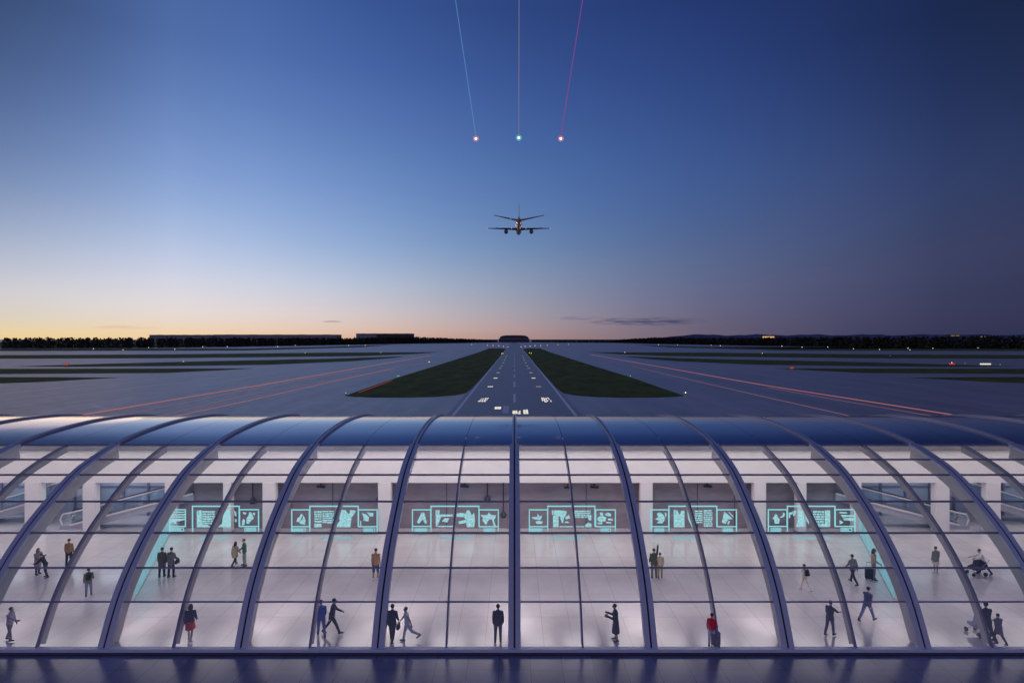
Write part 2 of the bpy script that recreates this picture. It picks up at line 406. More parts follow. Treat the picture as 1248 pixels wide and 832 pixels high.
for j in range(1, 8):
    i = j * NSEG; c = CURVE[i]; n = nrm(i, CURVE); d = Vector((n.y, -n.x))
    bm = bmesh.new(); w = .036 if j < 7 else .08
    q = [c + n * .04 + d * w, c + n * .04 - d * w, c - n * .05 - d * w, c - n * .05 + d * w]
    ring_loft(bm, [[(-XE, p.x, p.y) for p in q], [(XE, p.x, p.y) for p in q]]); hp('purlin', bm, M['purlin'])
bm = bmesh.new(); box2(bm, (-XE, D1 - .12, 0), (XE, D1 + .16, .21)); hp('sill', bm, M['sill'])
bm = bmesh.new(); box2(bm, (-XE, D1 - .26, 0), (XE, D1 - .122, .07)); hp('kerb', bm, M['kerb'])
YB = 45.0
bm = bmesh.new(); box2(bm, (-XE, YB, 5.53), (XE, YB + .4, 8.3)); box2(bm, (-XE, YB + .03, 5.43), (XE, YB + .38, 5.53)); box2(bm, (-XE, YB, 3.86), (XE, YB + .4, 5.43))
hp('bulkhead', bm, M['white'])
bm = bmesh.new(); box2(bm, (-XE, YB - .35, 6.42), (XE, YB - .003, 7.4)); hp('soffit_shade_strip', bm, M['soffit_shade'])  # dark strip put where the wall top is only in shade
bm = bmesh.new(); box2(bm, (-26.2, YB + 1.2, 0), (26.2, YB + 1.4, 3.855)); bw = hp('back_wall', bm, M['backgrey'])
bm = bmesh.new()
for x in (-17.4, -14.2, -5.3, 0.1, 5.6, 14.3, 17.2): box2(bm, (x - .02, YB + 1.17, .02), (x + .02, YB + 1.198, 3.85))
hp('panel_joint', bm, M['seam'], bw)
for s in (-1, 1):
    bm = bmesh.new(); box2(bm, (s * 26.2, YB + 4.6, 0), (s * XE, YB + 4.8, 5)); w = hp('side_glazing', bm, M['blue_glass'])
    bm = bmesh.new()
    for k in range(13): x = s * (26.6 + k * 2.05); box2(bm, (x - .07, YB + 4.45, 0), (x + .07, YB + 4.597, 5))
    box2(bm, (s * 26.3, YB + 4.5, 2.4), (s * (XE - .2), YB + 4.59, 2.5)); hp('glazing_bar', bm, M['purlin'], w)
    bm = bmesh.new(); box2(bm, (s * 26.2, YB + 1.42, 0), (s * 26.0, YB + 4.59, 3.855)); hp('return_wall', bm, M['backgrey'])
    bm = bmesh.new(); box2(bm, (s * (XE + .02), D1 + 2, 0), (s * (XE + .2), YB * 2 - D1, 4.4)); hp('end_wall', bm, M['white'])
bm = bmesh.new(); box2(bm, (-XE, YB + 4.85, 0), (XE, YB + 5, 8)); hp('rear_wall', bm, M['soffit_shade'])
bm = bmesh.new(); box2(bm, (-XE, YB + .403, 4.6), (XE, YB + 4.8, 4.7)); hp('upper_ceiling', bm, M['soffit_shade'])
for xs, w in ((-36.7, 1.25), (-32.4, 1.0), (-26.3, .7), (-21.9, .62), (-18.7, 1.0), (-9.9, 1.0), (10.06, .95), (18.7, .95), (21.9, .7), (26.15, .6), (32.6, 1.1), (36.5, 1.1), (44, 1.1), (-44, 1.1)):
    bm = bmesh.new(); box2(bm, (xs - w / 2, YB - .05, 0), (xs + w / 2, YB + .55, 3.857)); 
    bmesh.ops.bevel(bm, geom=[e for e in bm.edges if abs(e.verts[0].co.z - e.verts[1].co.z) > 1], offset=.06, segments=3, affect='EDGES')
    co = hp('column', bm, M['white'])
    bm = bmesh.new(); box2(bm, (xs - w / 2 - .03, YB - .08, .022), (xs + w / 2 + .03, YB + .58, .14)); hp('column_foot', bm, M['steel'], co)
# luminaires under the roof
for k in range(-KR, KR):
    for h in (.25, .75):
        x = (k + h) * SP
        bm = bmesh.new(); box2(bm, (x - 1.3, 39.9, 7.62), (x + 1.3, 44.3, 7.72)); fx = hp('ceiling_or_fill_light', bm, M['fix'])
        bm = bmesh.new(); box2(bm, (x - 1.2, 40.0, 7.595), (x + 1.2, 44.2, 7.617)); hp('diffuser', bm, M['diff'], fx)
    la = bpy.data.lights.new('hall_lamp', 'AREA'); la.shape = 'RECTANGLE'; la.size = 5.6; la.size_y = 4.2
    dim = 1 - (.80 if k > 0 else .64) * min(1, abs(k + .5) / 5) ** 1.3; la.energy = 138 * dim; la.color = (1, .885, .87)
    lo = bpy.data.objects.new('hall_lamp', la); COL.objects.link(lo); lo.location = ((k + .5) * SP, 41.8, 7.57); lo.rotation_euler = (R(-16), 0, 0)
for k in range(-KR, KR + 1):          # added fill lamps along the rib fins, to light people from the front
    pts = [CURVE[i] - (nrm(i, CURVE)) * .93 for i in range(5, 4 * NSEG)]
    bm = bmesh.new(); tube(bm, [(k * SP, p.x, p.y) for p in pts], .045, 8); hp('fin_fill_housing', bm, M['fix'])
    a, b = pts[0], pts[-1]; dv = (b - a); n = Vector((dv.y, -dv.x)).normalized(); c = (a + b) / 2 + n * .08
    la = bpy.data.lights.new('fin_fill_lamp', 'AREA'); la.shape = 'RECTANGLE'; la.size = .12; la.size_y = dv.length
    dim = 1 - (.86 if k > 0 else .70) * min(1, abs(k) / 5) ** 1.3; la.energy = 112 * dim; la.color = (1, .89, .87)
    lo = bpy.data.objects.new('fin_fill_lamp', la); COL.objects.link(lo); lo.location = (k * SP, c.x, c.y)
    lo.rotation_euler = Vector((0, -n.x, -n.y)).to_track_quat('Z', 'Y').to_euler()
for s in (-1, 1):
    for j in range(2):
        x = s * (32 + j * 12)
        bm = bmesh.new(); box2(bm, (x - 5, 46.6, 4.5), (x + 5, 48.6, 4.58)); hp('ceiling_or_fill_light', bm, M['fix'])  # housing of the added fill lamp
        la = bpy.data.lights.new('bay_fill_lamp', 'AREA'); la.shape = 'RECTANGLE'; la.size = 10; la.size_y = 2; la.energy = 190 if s < 0 else 110; la.color = (.86, .92, 1)  # fill lamp added to brighten the end-bay glazing and escalators
        lo = bpy.data.objects.new('bay_fill_lamp', la); COL.objects.link(lo); lo.location = (x, 47.6, 4.48)
sheet('hall_floor', [(-XE, D1 + .16), (XE, D1 + .16), (XE, YB + 4.84), (-XE, YB + 4.84)], .02, M['hall_floor'])
sheet('plaza_paving', [(-90, 4), (90, 4), (90, D1 - .26), (-90, D1 - .26)], -.012, M['plaza'])

# small fittings hung in the opening behind the columns
def camera_fitting(px, py, label):
    p = W(px, py, YB + 1.1)
    t = empty('security_camera', p)
    bm = bmesh.new(); box(bm, (0, .02, .18), (.12, .14, .10)); tube(bm, [(0, .0, .14), (0, -.04, .02)], .03); obj('bracket', bm, M['dark_metal'], t)
    bm = bmesh.new(); tube(bm, [(-.3, -.06, 0), (.3, -.06, -.04)], [.075, .09], 12); obj('camera_body', bm, M['dark_metal'], t)
    bm = bmesh.new(); tube(bm, [(.3, -.06, -.04), (.36, -.06, -.045)], [.06, .055], 12); obj('lens', bm, M['rubber'], t)
    tag(t, label, 'camera', 'dark cameras on the grey wall')
camera_fitting(391, 592.5, 'dark wall camera above the second display from the left')
camera_fitting(566, 592, 'dark wall camera above the right half of the third display from the left')
camera_fitting(692, 593.5, 'left one of two close dark wall cameras right of the middle rib')
camera_fitting(724, 593, 'right one of two close dark wall cameras right of the middle rib')
camera_fitting(862, 592, 'dark wall camera above the fifth display from the left')
def pendant(px, ptop, pbot, label):
    p = W(px, ptop, YB + .9); p.z = 4.597; q = W(px, pbot, YB + .9)
    t = empty('hanging_speaker', p)
    bm = bmesh.new(); tube(bm, [(0, 0, 0), (0, 0, q.z - p.z + .2)], .05); obj('rod', bm, M['dark_metal'], t)
    bm = bmesh.new(); tube(bm, [(0, 0, q.z - p.z + .3), (0, 0, q.z - p.z + .1), (0, 0, q.z - p.z - .15)], [.10, .26, .2], 14); obj('speaker', bm, M['dark_metal'], t)
    tag(t, label, 'speaker', 'hanging dark speakers')
pendant(613.5, 588, 628, 'dark speaker on a long rod left of the middle rib')
pendant(308, 588, 611, 'dark speaker on a rod above the right panel of the leftmost display')
pendant(462, 588, 609, 'dark speaker on a short rod above the second display from the left')
pendant(594, 588, 609, 'dark speaker on a short rod above the right panel of the third display')

# ------------------------------------------------------------------ cyan displays
YD = 44.55
DISPLAYS = [
 (190, 8.914, dict(L=(150, 325, 140, 322), C=(398, 905, 103), R=(905, 1115, 140, 322), legs=375, capL=(165, 300), capR=(965, 1085), bar=(450, 820),
   icL=[('r', 165, 160, 310, 172), ('r', 165, 186, 325, 200), ('r', 160, 212, 325, 226), ('p', [(158, 240), (325, 236), (325, 250), (160, 282)]), ('p', [(200, 275), (215, 265), (222, 290), (200, 292)])],
   pic=[('p', [(445, 150), (495, 145), (500, 300), (560, 305), (600, 330), (445, 330)]), ('t', 505, 640, 152, 305, 6), ('p', [(660, 180), (720, 150), (705, 220), (650, 290)]), ('p', [(735, 150), (800, 140), (812, 220), (812, 330), (670, 330), (720, 290)]), ('p', [(850, 150), (875, 170), (872, 215), (858, 200)]), ('p', [(862, 240), (878, 250), (875, 275), (860, 268)])],
   icR=[('p', [(945, 165), (985, 175), (975, 190), (950, 188)]), ('p', [(1015, 165), (1042, 175), (1062, 235), (1030, 265), (1010, 295), (985, 290), (985, 230), (1005, 210)]), ('p', [(935, 270), (950, 240), (968, 255), (962, 305), (935, 308)]), ('p', [(1050, 180), (1078, 170), (1072, 205)])],
   lab='leftmost cyan triple display, with text block and torn arrow icon, behind the third rib left')),
 (350, 10.4, dict(L=(58, 285, 165, 378), C=(288, 900, 120), R=(900, 1140, 165, 378), legs=445, capL=(70, 230), capR=(970, 1110), bar=(430, 830),
   icL=[('p', [(175, 215), (197, 228), (185, 260), (160, 320), (115, 312), (138, 262), (160, 250)]), ('p', [(205, 235), (230, 290), (226, 350), (170, 342), (152, 322), (195, 285)])],
   pic=[('t', 345, 435, 178, 330, 5), ('r', 345, 340, 435, 385), ('t', 447, 590, 175, 340, 6), ('p', [(640, 190), (690, 165), (740, 170), (770, 215), (790, 215), (795, 170), (865, 172), (862, 205), (815, 262), (800, 385), (612, 385), (668, 300)])],
   icR=[('p', [(945, 205), (1000, 225), (1038, 262), (1030, 312), (965, 300), (970, 260)]), ('p', [(1010, 198), (1092, 205), (1088, 250), (1045, 246), (1030, 222)]), ('r', 925, 308, 938, 362)],
   lab='cyan triple display with a flame like icon on its left panel')),
 (495, 10.4, dict(L=(80, 315, 165, 375), C=(315, 922, 120), R=(922, 1168, 165, 378), legs=445, capL=(115, 262), capR=(985, 1125), bar=(430, 835),
   icL=[('p', [(195, 200), (230, 200), (262, 338), (238, 338), (212, 285), (165, 338), (135, 325)])],
   pic=[('p', [(375, 170), (425, 170), (420, 225), (590, 225), (590, 248), (445, 252), (402, 360), (375, 382)]), ('p', [(490, 270), (545, 270), (522, 325), (455, 310)]), ('p', [(630, 215), (690, 205), (760, 212), (770, 172), (802, 172), (832, 240), (862, 200), (872, 290), (862, 385), (770, 385), (762, 330), (672, 345), (660, 312), (758, 292), (735, 258), (640, 250)]), ('r', 400, 368, 630, 382)],
   icR=[('p', [(940, 232), (1030, 232), (1045, 198), (1075, 228), (1142, 238), (1122, 282), (1050, 288), (1012, 358), (968, 300), (975, 262)]), ('p', [(1088, 290), (1110, 286), (1135, 370), (1112, 372)])],
   lab='cyan triple display with a bent chevron icon, just left of the middle rib')),
 (637, 10.4, dict(L=(85, 320, 165, 378), C=(318, 915, 120), R=(922, 1175, 165, 378), legs=445, capL=(95, 245), capR=(990, 1115), bar=(370, 780),
   icL=[('p', [(120, 255), (182, 258), (190, 212), (212, 250), (250, 232), (226, 292), (180, 288), (122, 275)]), ('p', [(165, 315), (200, 300), (255, 315), (242, 345), (175, 342)])],
   pic=[('p', [(370, 172), (480, 172), (558, 182), (552, 225), (525, 260), (512, 330), (496, 330), (470, 245), (372, 225)]), ('r', 385, 240, 455, 385), ('p', [(540, 262), (582, 228), (602, 270), (548, 286)]), ('t', 640, 862, 172, 270, 4), ('p', [(820, 250), (872, 235), (868, 300), (840, 295)]), ('p', [(800, 350), (838, 325), (872, 345), (872, 385), (792, 385)]), ('r', 470, 372, 780, 384), ('p', [(525, 330), (560, 308), (592, 330)])],
   icR=[('r', 980, 200, 1020, 235), ('p', [(1040, 215), (1080, 200), (1120, 215), (1118, 250), (1060, 240)]), ('p', [(950, 262), (1010, 240), (1060, 262), (1050, 310), (990, 318), (950, 300)]), ('p', [(1080, 275), (1145, 280), (1140, 300), (1085, 298)]), ('r', 950, 325, 1010, 345), ('r', 1060, 318, 1120, 335)],
   lab='cyan triple display with a small bird and bowl icon, just right of the middle rib')),
 (787, 10.4, dict(L=(70, 295, 165, 378), C=(295, 900, 120), R=(900, 1150, 165, 378), legs=445, capL=(110, 230), capR=(980, 1100), bar=(365, 665),
   icL=[('p', [(140, 215), (182, 195), (228, 232), (246, 280), (212, 335), (140, 332), (172, 302), (120, 282), (160, 262)]), ('p', [(240, 200), (268, 212), (252, 262)])],
   pic=[('p', [(355, 165), (400, 172), (430, 235), (450, 180), (490, 175), (490, 385), (355, 385)]), ('p', [(525, 160), (570, 160), (640, 440), (615, 440), (540, 290)]), ('t', 622, 720, 172, 340, 6), ('t', 735, 845, 165, 385, 8)],
   icR=[('p', [(995, 190), (1062, 240), (1097, 280), (1045, 285), (1012, 342), (965, 325)]), ('p', [(1048, 195), (1058, 193), (1115, 250), (1102, 255)]), ('p', [(1055, 300), (1068, 310), (1047, 352), (1034, 345)])],
   lab='cyan triple display with a hand like icon on its left panel')),
 (928, 8.914, dict(L=(75, 282, 140, 322), C=(282, 798, 103), R=(798, 1015, 140, 322), legs=378, capL=(105, 210), capR=(865, 980), bar=(370, 730),
   icL=[('p', [(120, 235), (140, 215), (150, 188), (172, 195), (172, 215), (198, 240), (190, 290), (145, 290), (140, 250)]), ('p', [(200, 220), (232, 205), (236, 170), (256, 182), (248, 212), (215, 228)])],
   pic=[('p', [(298, 172), (340, 168), (335, 190), (312, 192), (312, 228), (298, 232)]), ('p', [(340, 150), (378, 155), (365, 200), (345, 208)]), ('p', [(395, 150), (452, 150), (472, 322), (375, 325), (400, 250)]), ('p', [(478, 170), (522, 250), (512, 300), (490, 250)]), ('t', 560, 680, 152, 312, 6), ('p', [(690, 148), (747, 148), (745, 328), (550, 326), (690, 300)])],
   icR=[('p', [(850, 165), (930, 168), (930, 182), (850, 180)]), ('p', [(862, 195), (1005, 200), (1005, 215), (880, 222)]), ('p', [(885, 232), (1005, 228), (1005, 262), (900, 255)]), ('p', [(850, 252), (892, 280), (850, 296)])],
   lab='rightmost cyan triple display, with slanted bars on its right panel')),
]
def build_display(x0, s, D):
    org = W(x0 + (D['C'][0] + D['C'][1]) / 2 / s, 649.5, YD)
    t = empty('information_display', (org.x, YD, .02))
    def P(u, v):
        w = W(x0 + u / s, 605 + v / s, YD); return (w.x - org.x, max(.01, w.z - .02))
    def bar(bm, a, b, w=.075, y=(-.03, .03)):
        (xa, za), (xb, zb) = P(*a), P(*b)
        if abs(xa - xb) > abs(za - zb): box2(bm, (min(xa, xb) - w / 2, y[0], (za + zb) / 2 - w / 2), (max(xa, xb) + w / 2, y[1], (za + zb) / 2 + w / 2))
        else: box2(bm, ((xa + xb) / 2 - w / 2, y[0], min(za, zb)), ((xa + xb) / 2 + w / 2, y[1], max(za, zb) - w / 2 if True else 0))
    def art(items, name, par, m):
        bm = bmesh.new()
        for it in items:
            if it[0] == 'r':
                a, b = P(it[1], it[4]), P(it[3], it[2]); box2(bm, (a[0], -.02, a[1]), (b[0], .02, b[1]))
            elif it[0] == 'p': prism(bm, [P(*q) for q in it[1]], -.02, .02)
            else:
                _, u0, u1, v0, v1, n = it; hh = (v1 - v0) / n
                for k in range(n):
                    va = v0 + k * hh; u = u0
                    while u < u1 - 4:
                        wd = random.uniform(18, 60); ue = min(u1, u + wd)
                        a, b = P(u, va + hh * random.uniform(.62, .85)), P(ue, va + hh * .1); box2(bm, (a[0], -.018, a[1]), (b[0], .018, b[1]))
                        u = ue + random.uniform(3, 9)
        return obj(name, bm, m, par)
    for key, cap, outer in (('L', 'capL', 0), ('R', 'capR', 1)):
        l, r, tp, bt = D[key]; bm = bmesh.new()
        if key == 'L': r -= .5 * s
        else: l += .5 * s
        bar(bm, (l, tp), (r, tp)); bar(bm, (l, bt), (r, bt)); e = l if outer == 0 else r
        bar(bm, (e, tp + 5), (e, D['legs'] + 12)); o2 = r if outer == 0 else l
        bar(bm, (o2, tp + 5), (o2, bt - 4), .06, (-.028, .028))
        sp = obj('side_panel', bm, M['cyan'], t)
        art(D['icL'] if key == 'L' else D['icR'], 'icon', sp, M['cyan_hi'])
        c0, c1 = D[cap]; h0 = D['legs'] - 42 * s / 10.4; h1 = D['legs'] - 3
        bm = bmesh.new(); bar(bm, (c0, h0), (c1, h0), .045); bar(bm, (c0, h1), (c1, h1), .045); bar(bm, (c0, h0 + 5), (c0, h1 - 4), .045, (-.028, .028)); bar(bm, (c1, h0 + 5), (c1, h1 - 4), .045, (-.028, .028))
        u = c0 + 14
        while u < c1 - 22:
            w = random.uniform(10, 26); a, b = P(u, h1 - 8), P(min(u + w, c1 - 12), h0 + 9); box2(bm, (a[0], -.015, min(a[1], b[1])), (b[0], .015, max(a[1], b[1]))); u += w + 6
        obj('caption', bm, M['cyan'], t)
    l, r, tp = D['C']; bm = bmesh.new(); bot = D['L'][3]
    bar(bm, (l, tp), (r, tp), .085, (-.035, .035)); bar(bm, (l, tp + 5), (l, D['legs'] + 12), .07, (-.033, .033)); bar(bm, (r, tp + 5), (r, bot), .07, (-.033, .033))
    cp = obj('centre_panel', bm, M['cyan'], t)
    art(D['pic'], 'picture', cp, M['cyan_hi'])
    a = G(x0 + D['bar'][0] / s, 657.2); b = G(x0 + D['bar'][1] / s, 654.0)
    bm = bmesh.new(); box2(bm, (a[0] - org.x, a[1] - YD, .002), (b[0] - org.x, b[1] - YD, .02)); obj('floor_reflection', bm, M['cyan_reflection'], t)  # reflection of the display, put in as a glowing strip
    tag(t, D['lab'], 'display', 'cyan triple displays along the grey wall')
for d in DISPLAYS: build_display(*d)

# glowing cyan glass partitions at both ends of the display row
for s in (-1, 1):
    a = Vector((s * 26.1, 44.7, .02)); b = Vector((s * 21.6, 33.6, .02)); dv = b - a; ln = dv.length
    t = empty('glass_partition', a, math.atan2(dv.y, dv.x))
    for k in range(5):
        bm = bmesh.new(); box2(bm, (k * ln / 5 + .03, -.02, .06), ((k + 1) * ln / 5 - .03, .02, 2.15)); obj('glowing_pane', bm, M['cyan_sheet'], t)
    bm = bmesh.new(); box2(bm, (0, -.03, 0), (ln, .03, .058)); obj('foot_rail', bm, M['steel'], t)
    bm = bmesh.new(); box2(bm, (0, -.03, 2.152), (ln, .03, 2.2)); obj('top_rail', bm, M['cyan'], t)
    tag(t, 'glowing cyan glass partition at the %s end of the display row' % ('left' if s < 0 else 'right'), 'glass partition')

# escalators in the end bays
def escalator(x_lo, x_hi, z_hi, y, label):
    s = 1 if x_hi > x_lo else -1
    t = empty('escalator', (x_lo, y, .02)); L = abs(x_hi - x_lo); n = 26
    bm = bmesh.new(); q = [(0, 0), (-.8 * s, 0), (-.8 * s, .25), (0, .32), (s * L, z_hi), (s * L, z_hi - .55), (.9 * s, 0)]
    prism(bm, q, -.62, .62); obj('truss', bm, M['truss'], t)
    bm = bmesh.new()
    for k in range(n): box(bm, (s * (k + .5) * L / n, 0, .34 + (z_hi - .32) * (k + .5) / n), (L / n * .98, .92, .16))
    obj('steps', bm, M['dark_metal'], t)
    for yy in (-.56, .56):
        bm = bmesh.new(); prism(bm, [(-.6 * s, .27), (0, .34), (s * L, z_hi + .02), (s * L, z_hi + .92), (0, 1.2), (-.6 * s, 1.1)], yy - .02, yy + .02); ba = obj('balustrade', bm, M['clear'], t)
        bm = bmesh.new(); tube(bm, [(-.62 * s, yy, .3), (-.8 * s, yy, .7), (-.6 * s, yy, 1.14), (0, yy, 1.25), (s * L, yy, z_hi + .97)], .06, 8); obj('handrail', bm, M['white'] if yy < 0 else M['rubber'], ba)
        bm = bmesh.new(); box(bm, (s * L / 2, yy + (-.1 if yy < 0 else .1), (z_hi + .3) / 2 + .02), (math.hypot(L, z_hi - .3), .08, .14), Matrix.Rotation(-math.atan2(s * (z_hi - .3), L) if s > 0 else math.atan2(z_hi - .3, L), 3, 'Y')); obj('skirt', bm, M['white'], t)
    tag(t, label, 'escalator', 'escalators in the end bays')
escalator(-34.6, -25.0, 2.75, 46.6, 'inner left escalator rising toward the displays, seen between the left columns')
escalator(34.6, 25.0, 2.75, 46.6, 'inner right escalator rising toward the displays, seen between the right columns')
escalator(-43.5, -35.0, 2.75, 47.9, 'outer left escalator beyond the leftmost columns')
escalator(43.5, 35.0, 2.75, 47.9, 'outer right escalator beyond the rightmost columns')

# ------------------------------------------------------------------ people
def remesh(bm, voxel, name):
    me = bpy.data.meshes.new('tmp'); bmesh.ops.recalc_face_normals(bm, faces=bm.faces); bm.to_mesh(me); bm.free()
    o = bpy.data.objects.new('tmp', me); COL.objects.link(o)
    md = o.modifiers.new('r', 'REMESH'); md.mode = 'VOXEL'; md.voxel_size = voxel
    sm = o.modifiers.new('s', 'SMOOTH'); sm.iterations = 2; sm.factor = .5
    dg = bpy.context.evaluated_depsgraph_get(); dg.update()
    out = bpy.data.meshes.new_from_object(o.evaluated_get(dg)); out.name = name
    bpy.data.objects.remove(o); bpy.data.meshes.remove(me)
    out.shade_smooth(); out.materials.clear()
    return out
_cm = {}
def cloth(c, var=.18):
    k = tuple(c)
    if k not in _cm: _cm[k] = mat('fabric_%d' % len(_cm), tuple(min(.8, v * 2.0 + .004) for v in lin(c)), .85, var=var, scale=14, spec=.25, bump=.15)
    return _cm[k]
SKIN = {'l': mat('light_skin', (.50, .30, .22), .5, var=.05), 'm': mat('tan_skin', (.33, .18, .12), .5, var=.05), 'd': mat('brown_skin', (.13, .07, .045), .5, var=.05)}
M['eye'] = mat('dark_eye', (.02, .015, .012), .2); M['lip'] = mat('lip_skin', (.32, .12, .10), .5)
M['shoe_d'] = mat('dark_shoe_leather', (.02, .018, .018), .4); M['shoe_l'] = mat('pale_shoe', (.6, .58, .56), .6)
M['hair_d'] = mat('dark_hair', (.015, .012, .010), .5, var=.3, scale=30); M['hair_b'] = mat('brown_hair', (.06, .03, .018), .5, var=.3, scale=30)

def vdir(a, ab, s):          # a: forward swing, ab: sideways spread (degrees)
    a, ab = R(a), R(ab)
    return Vector((s * math.sin(ab), -math.sin(a) * math.cos(ab), -math.cos(a) * math.cos(ab))).normalized()
POSES = {
 'stand': dict(leg=((2, 2, 3), (-2, 3, 4)), arm=((4, 8, 12), (2, 8, 10)), lean=0),
 'stand2': dict(leg=((6, 4, 10), (-3, 3, 2)), arm=((15, 10, 40), (0, 9, 12)), lean=2),
 'hold': dict(leg=((3, 2, 4), (-3, 3, 4)), arm=((22, 10, 85), (18, 10, 95)), lean=3),
 'walk': dict(leg=((22, 2, 8), (-22, 2, 18)), arm=((-20, 8, 12), (20, 8, 22)), lean=4),
 'walk2': dict(leg=((-16, 2, 26), (17, 2, 5)), arm=((16, 7, 20), (-14, 8, 10)), lean=3),
 'stride': dict(leg=((26, 2, 5), (-24, 3, 14)), arm=((-26, 9, 18), (26, 9, 34)), lean=7),
 'kick': dict(leg=((14, 2, 5), (-27, 3, 34)), arm=((24, 12, 18), (-28, 14, 12)), lean=6),
 'raise': dict(leg=((3, 4, 4), (-3, 3, 4)), arm=((170, 10, 12), (8, 9, 22)), lean=0),
 'reach': dict(leg=((10, 2, 4), (-10, 2, 10)), arm=((50, 8, 25), (6, 8, 14)), lean=4),
 'push': dict(leg=((24, 2, 14), (-26, 2, 10)), arm=((48, 8, 30), (48, 8, 30)), lean=22),
 'bend': dict(leg=((8, 4, 14), (-6, 4, 18)), arm=((38, 10, 40), (30, 10, 50)), lean=26),
}
def skeleton(pose):
    p = POSES[pose]; J = {}
    legL = .44; J['pel'] = Vector((0, 0, .93)); ln = R(p['lean'])
    def up(h, x=0): return J['pel'] + Vector((x, -math.sin(ln) * h, math.cos(ln) * h))
    J['waist'] = up(.16); J['chest'] = up(.36); J['neck'] = up(.54); J['headb'] = J['neck'] + Vector((0, -.02 - math.sin(ln) * .05, .06)); J['head'] = J['headb'] + Vector((0, -.012, .115))
    for i, s in ((0, -1), (1, 1)):
        a, ab, k = p['leg'][i]; h = J['pel'] + Vector((s * .088, 0, -.02))
        kn = h + vdir(a, ab, s) * .44; an = kn + vdir(a - k, ab * .5, s) * .41
        J['hip%d' % i], J['knee%d' % i], J['ank%d' % i] = h, kn, an
        tilt = R(max(-40, min(12, a - k)));
        J['toe%d' % i] = an + Vector((s * .02, -.17 * math.cos(tilt), -.055 + .17 * math.sin(tilt))); J['heel%d' % i] = an + Vector((0, .05, -.055))
        a, ab, k = p['arm'][i]; sh = up(.462, s * .168)
        el = sh + vdir(a, ab, s) * .29; wr = el + vdir(a + k, ab * .4 - 2, s) * .25
        J['sh%d' % i], J['el%d' % i], J['wr%d' % i] = sh, el, wr
    low = min(min(J['toe%d' % i].z, J['heel%d' % i].z) for i in (0, 1)) - .028
    for k in J: J[k] = J[k] - Vector((0, 0, low))
    return J
def torso_rings(bm, pts, n=16):
    rings = []
    for c, rx, ry in pts: rings.append([Vector(c) + Vector((math.cos(t) * rx, math.sin(t) * ry, 0)) for t in [2 * math.pi * k / n for k in range(n)]])
    ring_loft(bm, rings)
def torso(bm, J, g=0.0, low=.0, wide=1.0):
    c = J['pel']; e = lambda q, h: q + Vector((0, 0, h))
    torso_rings(bm, [(e(c, -.11 + low), .09 * wide + g, .075 + g), (e(c, -.04), .155 * wide + g, .11 + g), (e(c, .05), .16 * wide + g, .11 + g), (J['waist'], .138 * wide + g, .10 + g),
                     (J['chest'], .165 * wide + g, .115 + g), (J['chest'] * .5 + J['neck'] * .5, .165 * wide + g * .7, .10 + g), (J['chest'] * .2 + J['neck'] * .8, .128 + g * .6, .085 + g * .7), (J['neck'] - Vector((0, 0, .005)), .080 + g * .4, .07 + g * .5), (J['neck'] + Vector((0, 0, .02 + g)), .058, .056)])
def arm(bm, J, i, g=0.0, to=1.0):
    sh, el, wr = J['sh%d' % i], J['el%d' % i], J['wr%d' % i]
    limb(bm, sh, el, .052 + g, .040 + g); e2 = el + (wr - el) * to
    if to > 0: limb(bm, el, e2, .040 + g, .029 + g if to > .9 else .035 + g)
def leg(bm, J, i, g=0.0, to=1.0):
    h, k, a = J['hip%d' % i], J['knee%d' % i], J['ank%d' % i]
    limb(bm, h, k, .083 + g, .054 + g)
    if to > 0: e = k + (a - k) * to; limb(bm, k, e, .054 + g, .040 + g if to > .8 else .05 + g)
def hand(bm, J, i, s):
    el, wr = J['el%d' % i], J['wr%d' % i]; d = (wr - el).normalized()
    side = Vector((0, -1, 0)); side = (side - d * side.dot(d)); side = side.normalized() if side.length > .2 else Vector((s, 0, 0))
    inn = d.cross(side).normalized()
    if inn.x * s > 0: inn = -inn                      # palm turned to the body
    for q, (o, l) in enumerate(((.030, .068), (.010, .078), (-.010, .072), (-.030, .056))):
        b = wr + side * o * .6; k = wr + d * .085 + side * o; m = k + (d * .9 + inn * .35).normalized() * l * .5; tpt = m + (d * .6 + inn * .8).normalized() * l * .5
        tube(bm, [b, k], [.013, .0125], 8); tube(bm, [k, m, tpt], [.0105, .0095, .0085], 8); ball(bm, k, .0125, 8); ball(bm, tpt, .0085, 8)
    b = wr + d * .025 + side * .022; m = b + (side * .8 + d * .55 + inn * .25).normalized() * .045; tpt = m + (d * .9 + side * .2 + inn * .4).normalized() * .032
    tube(bm, [b, m, tpt], [.014, .0115, .0095], 8); ball(bm, tpt, .0095, 8); ball(bm, wr, .028, 8)
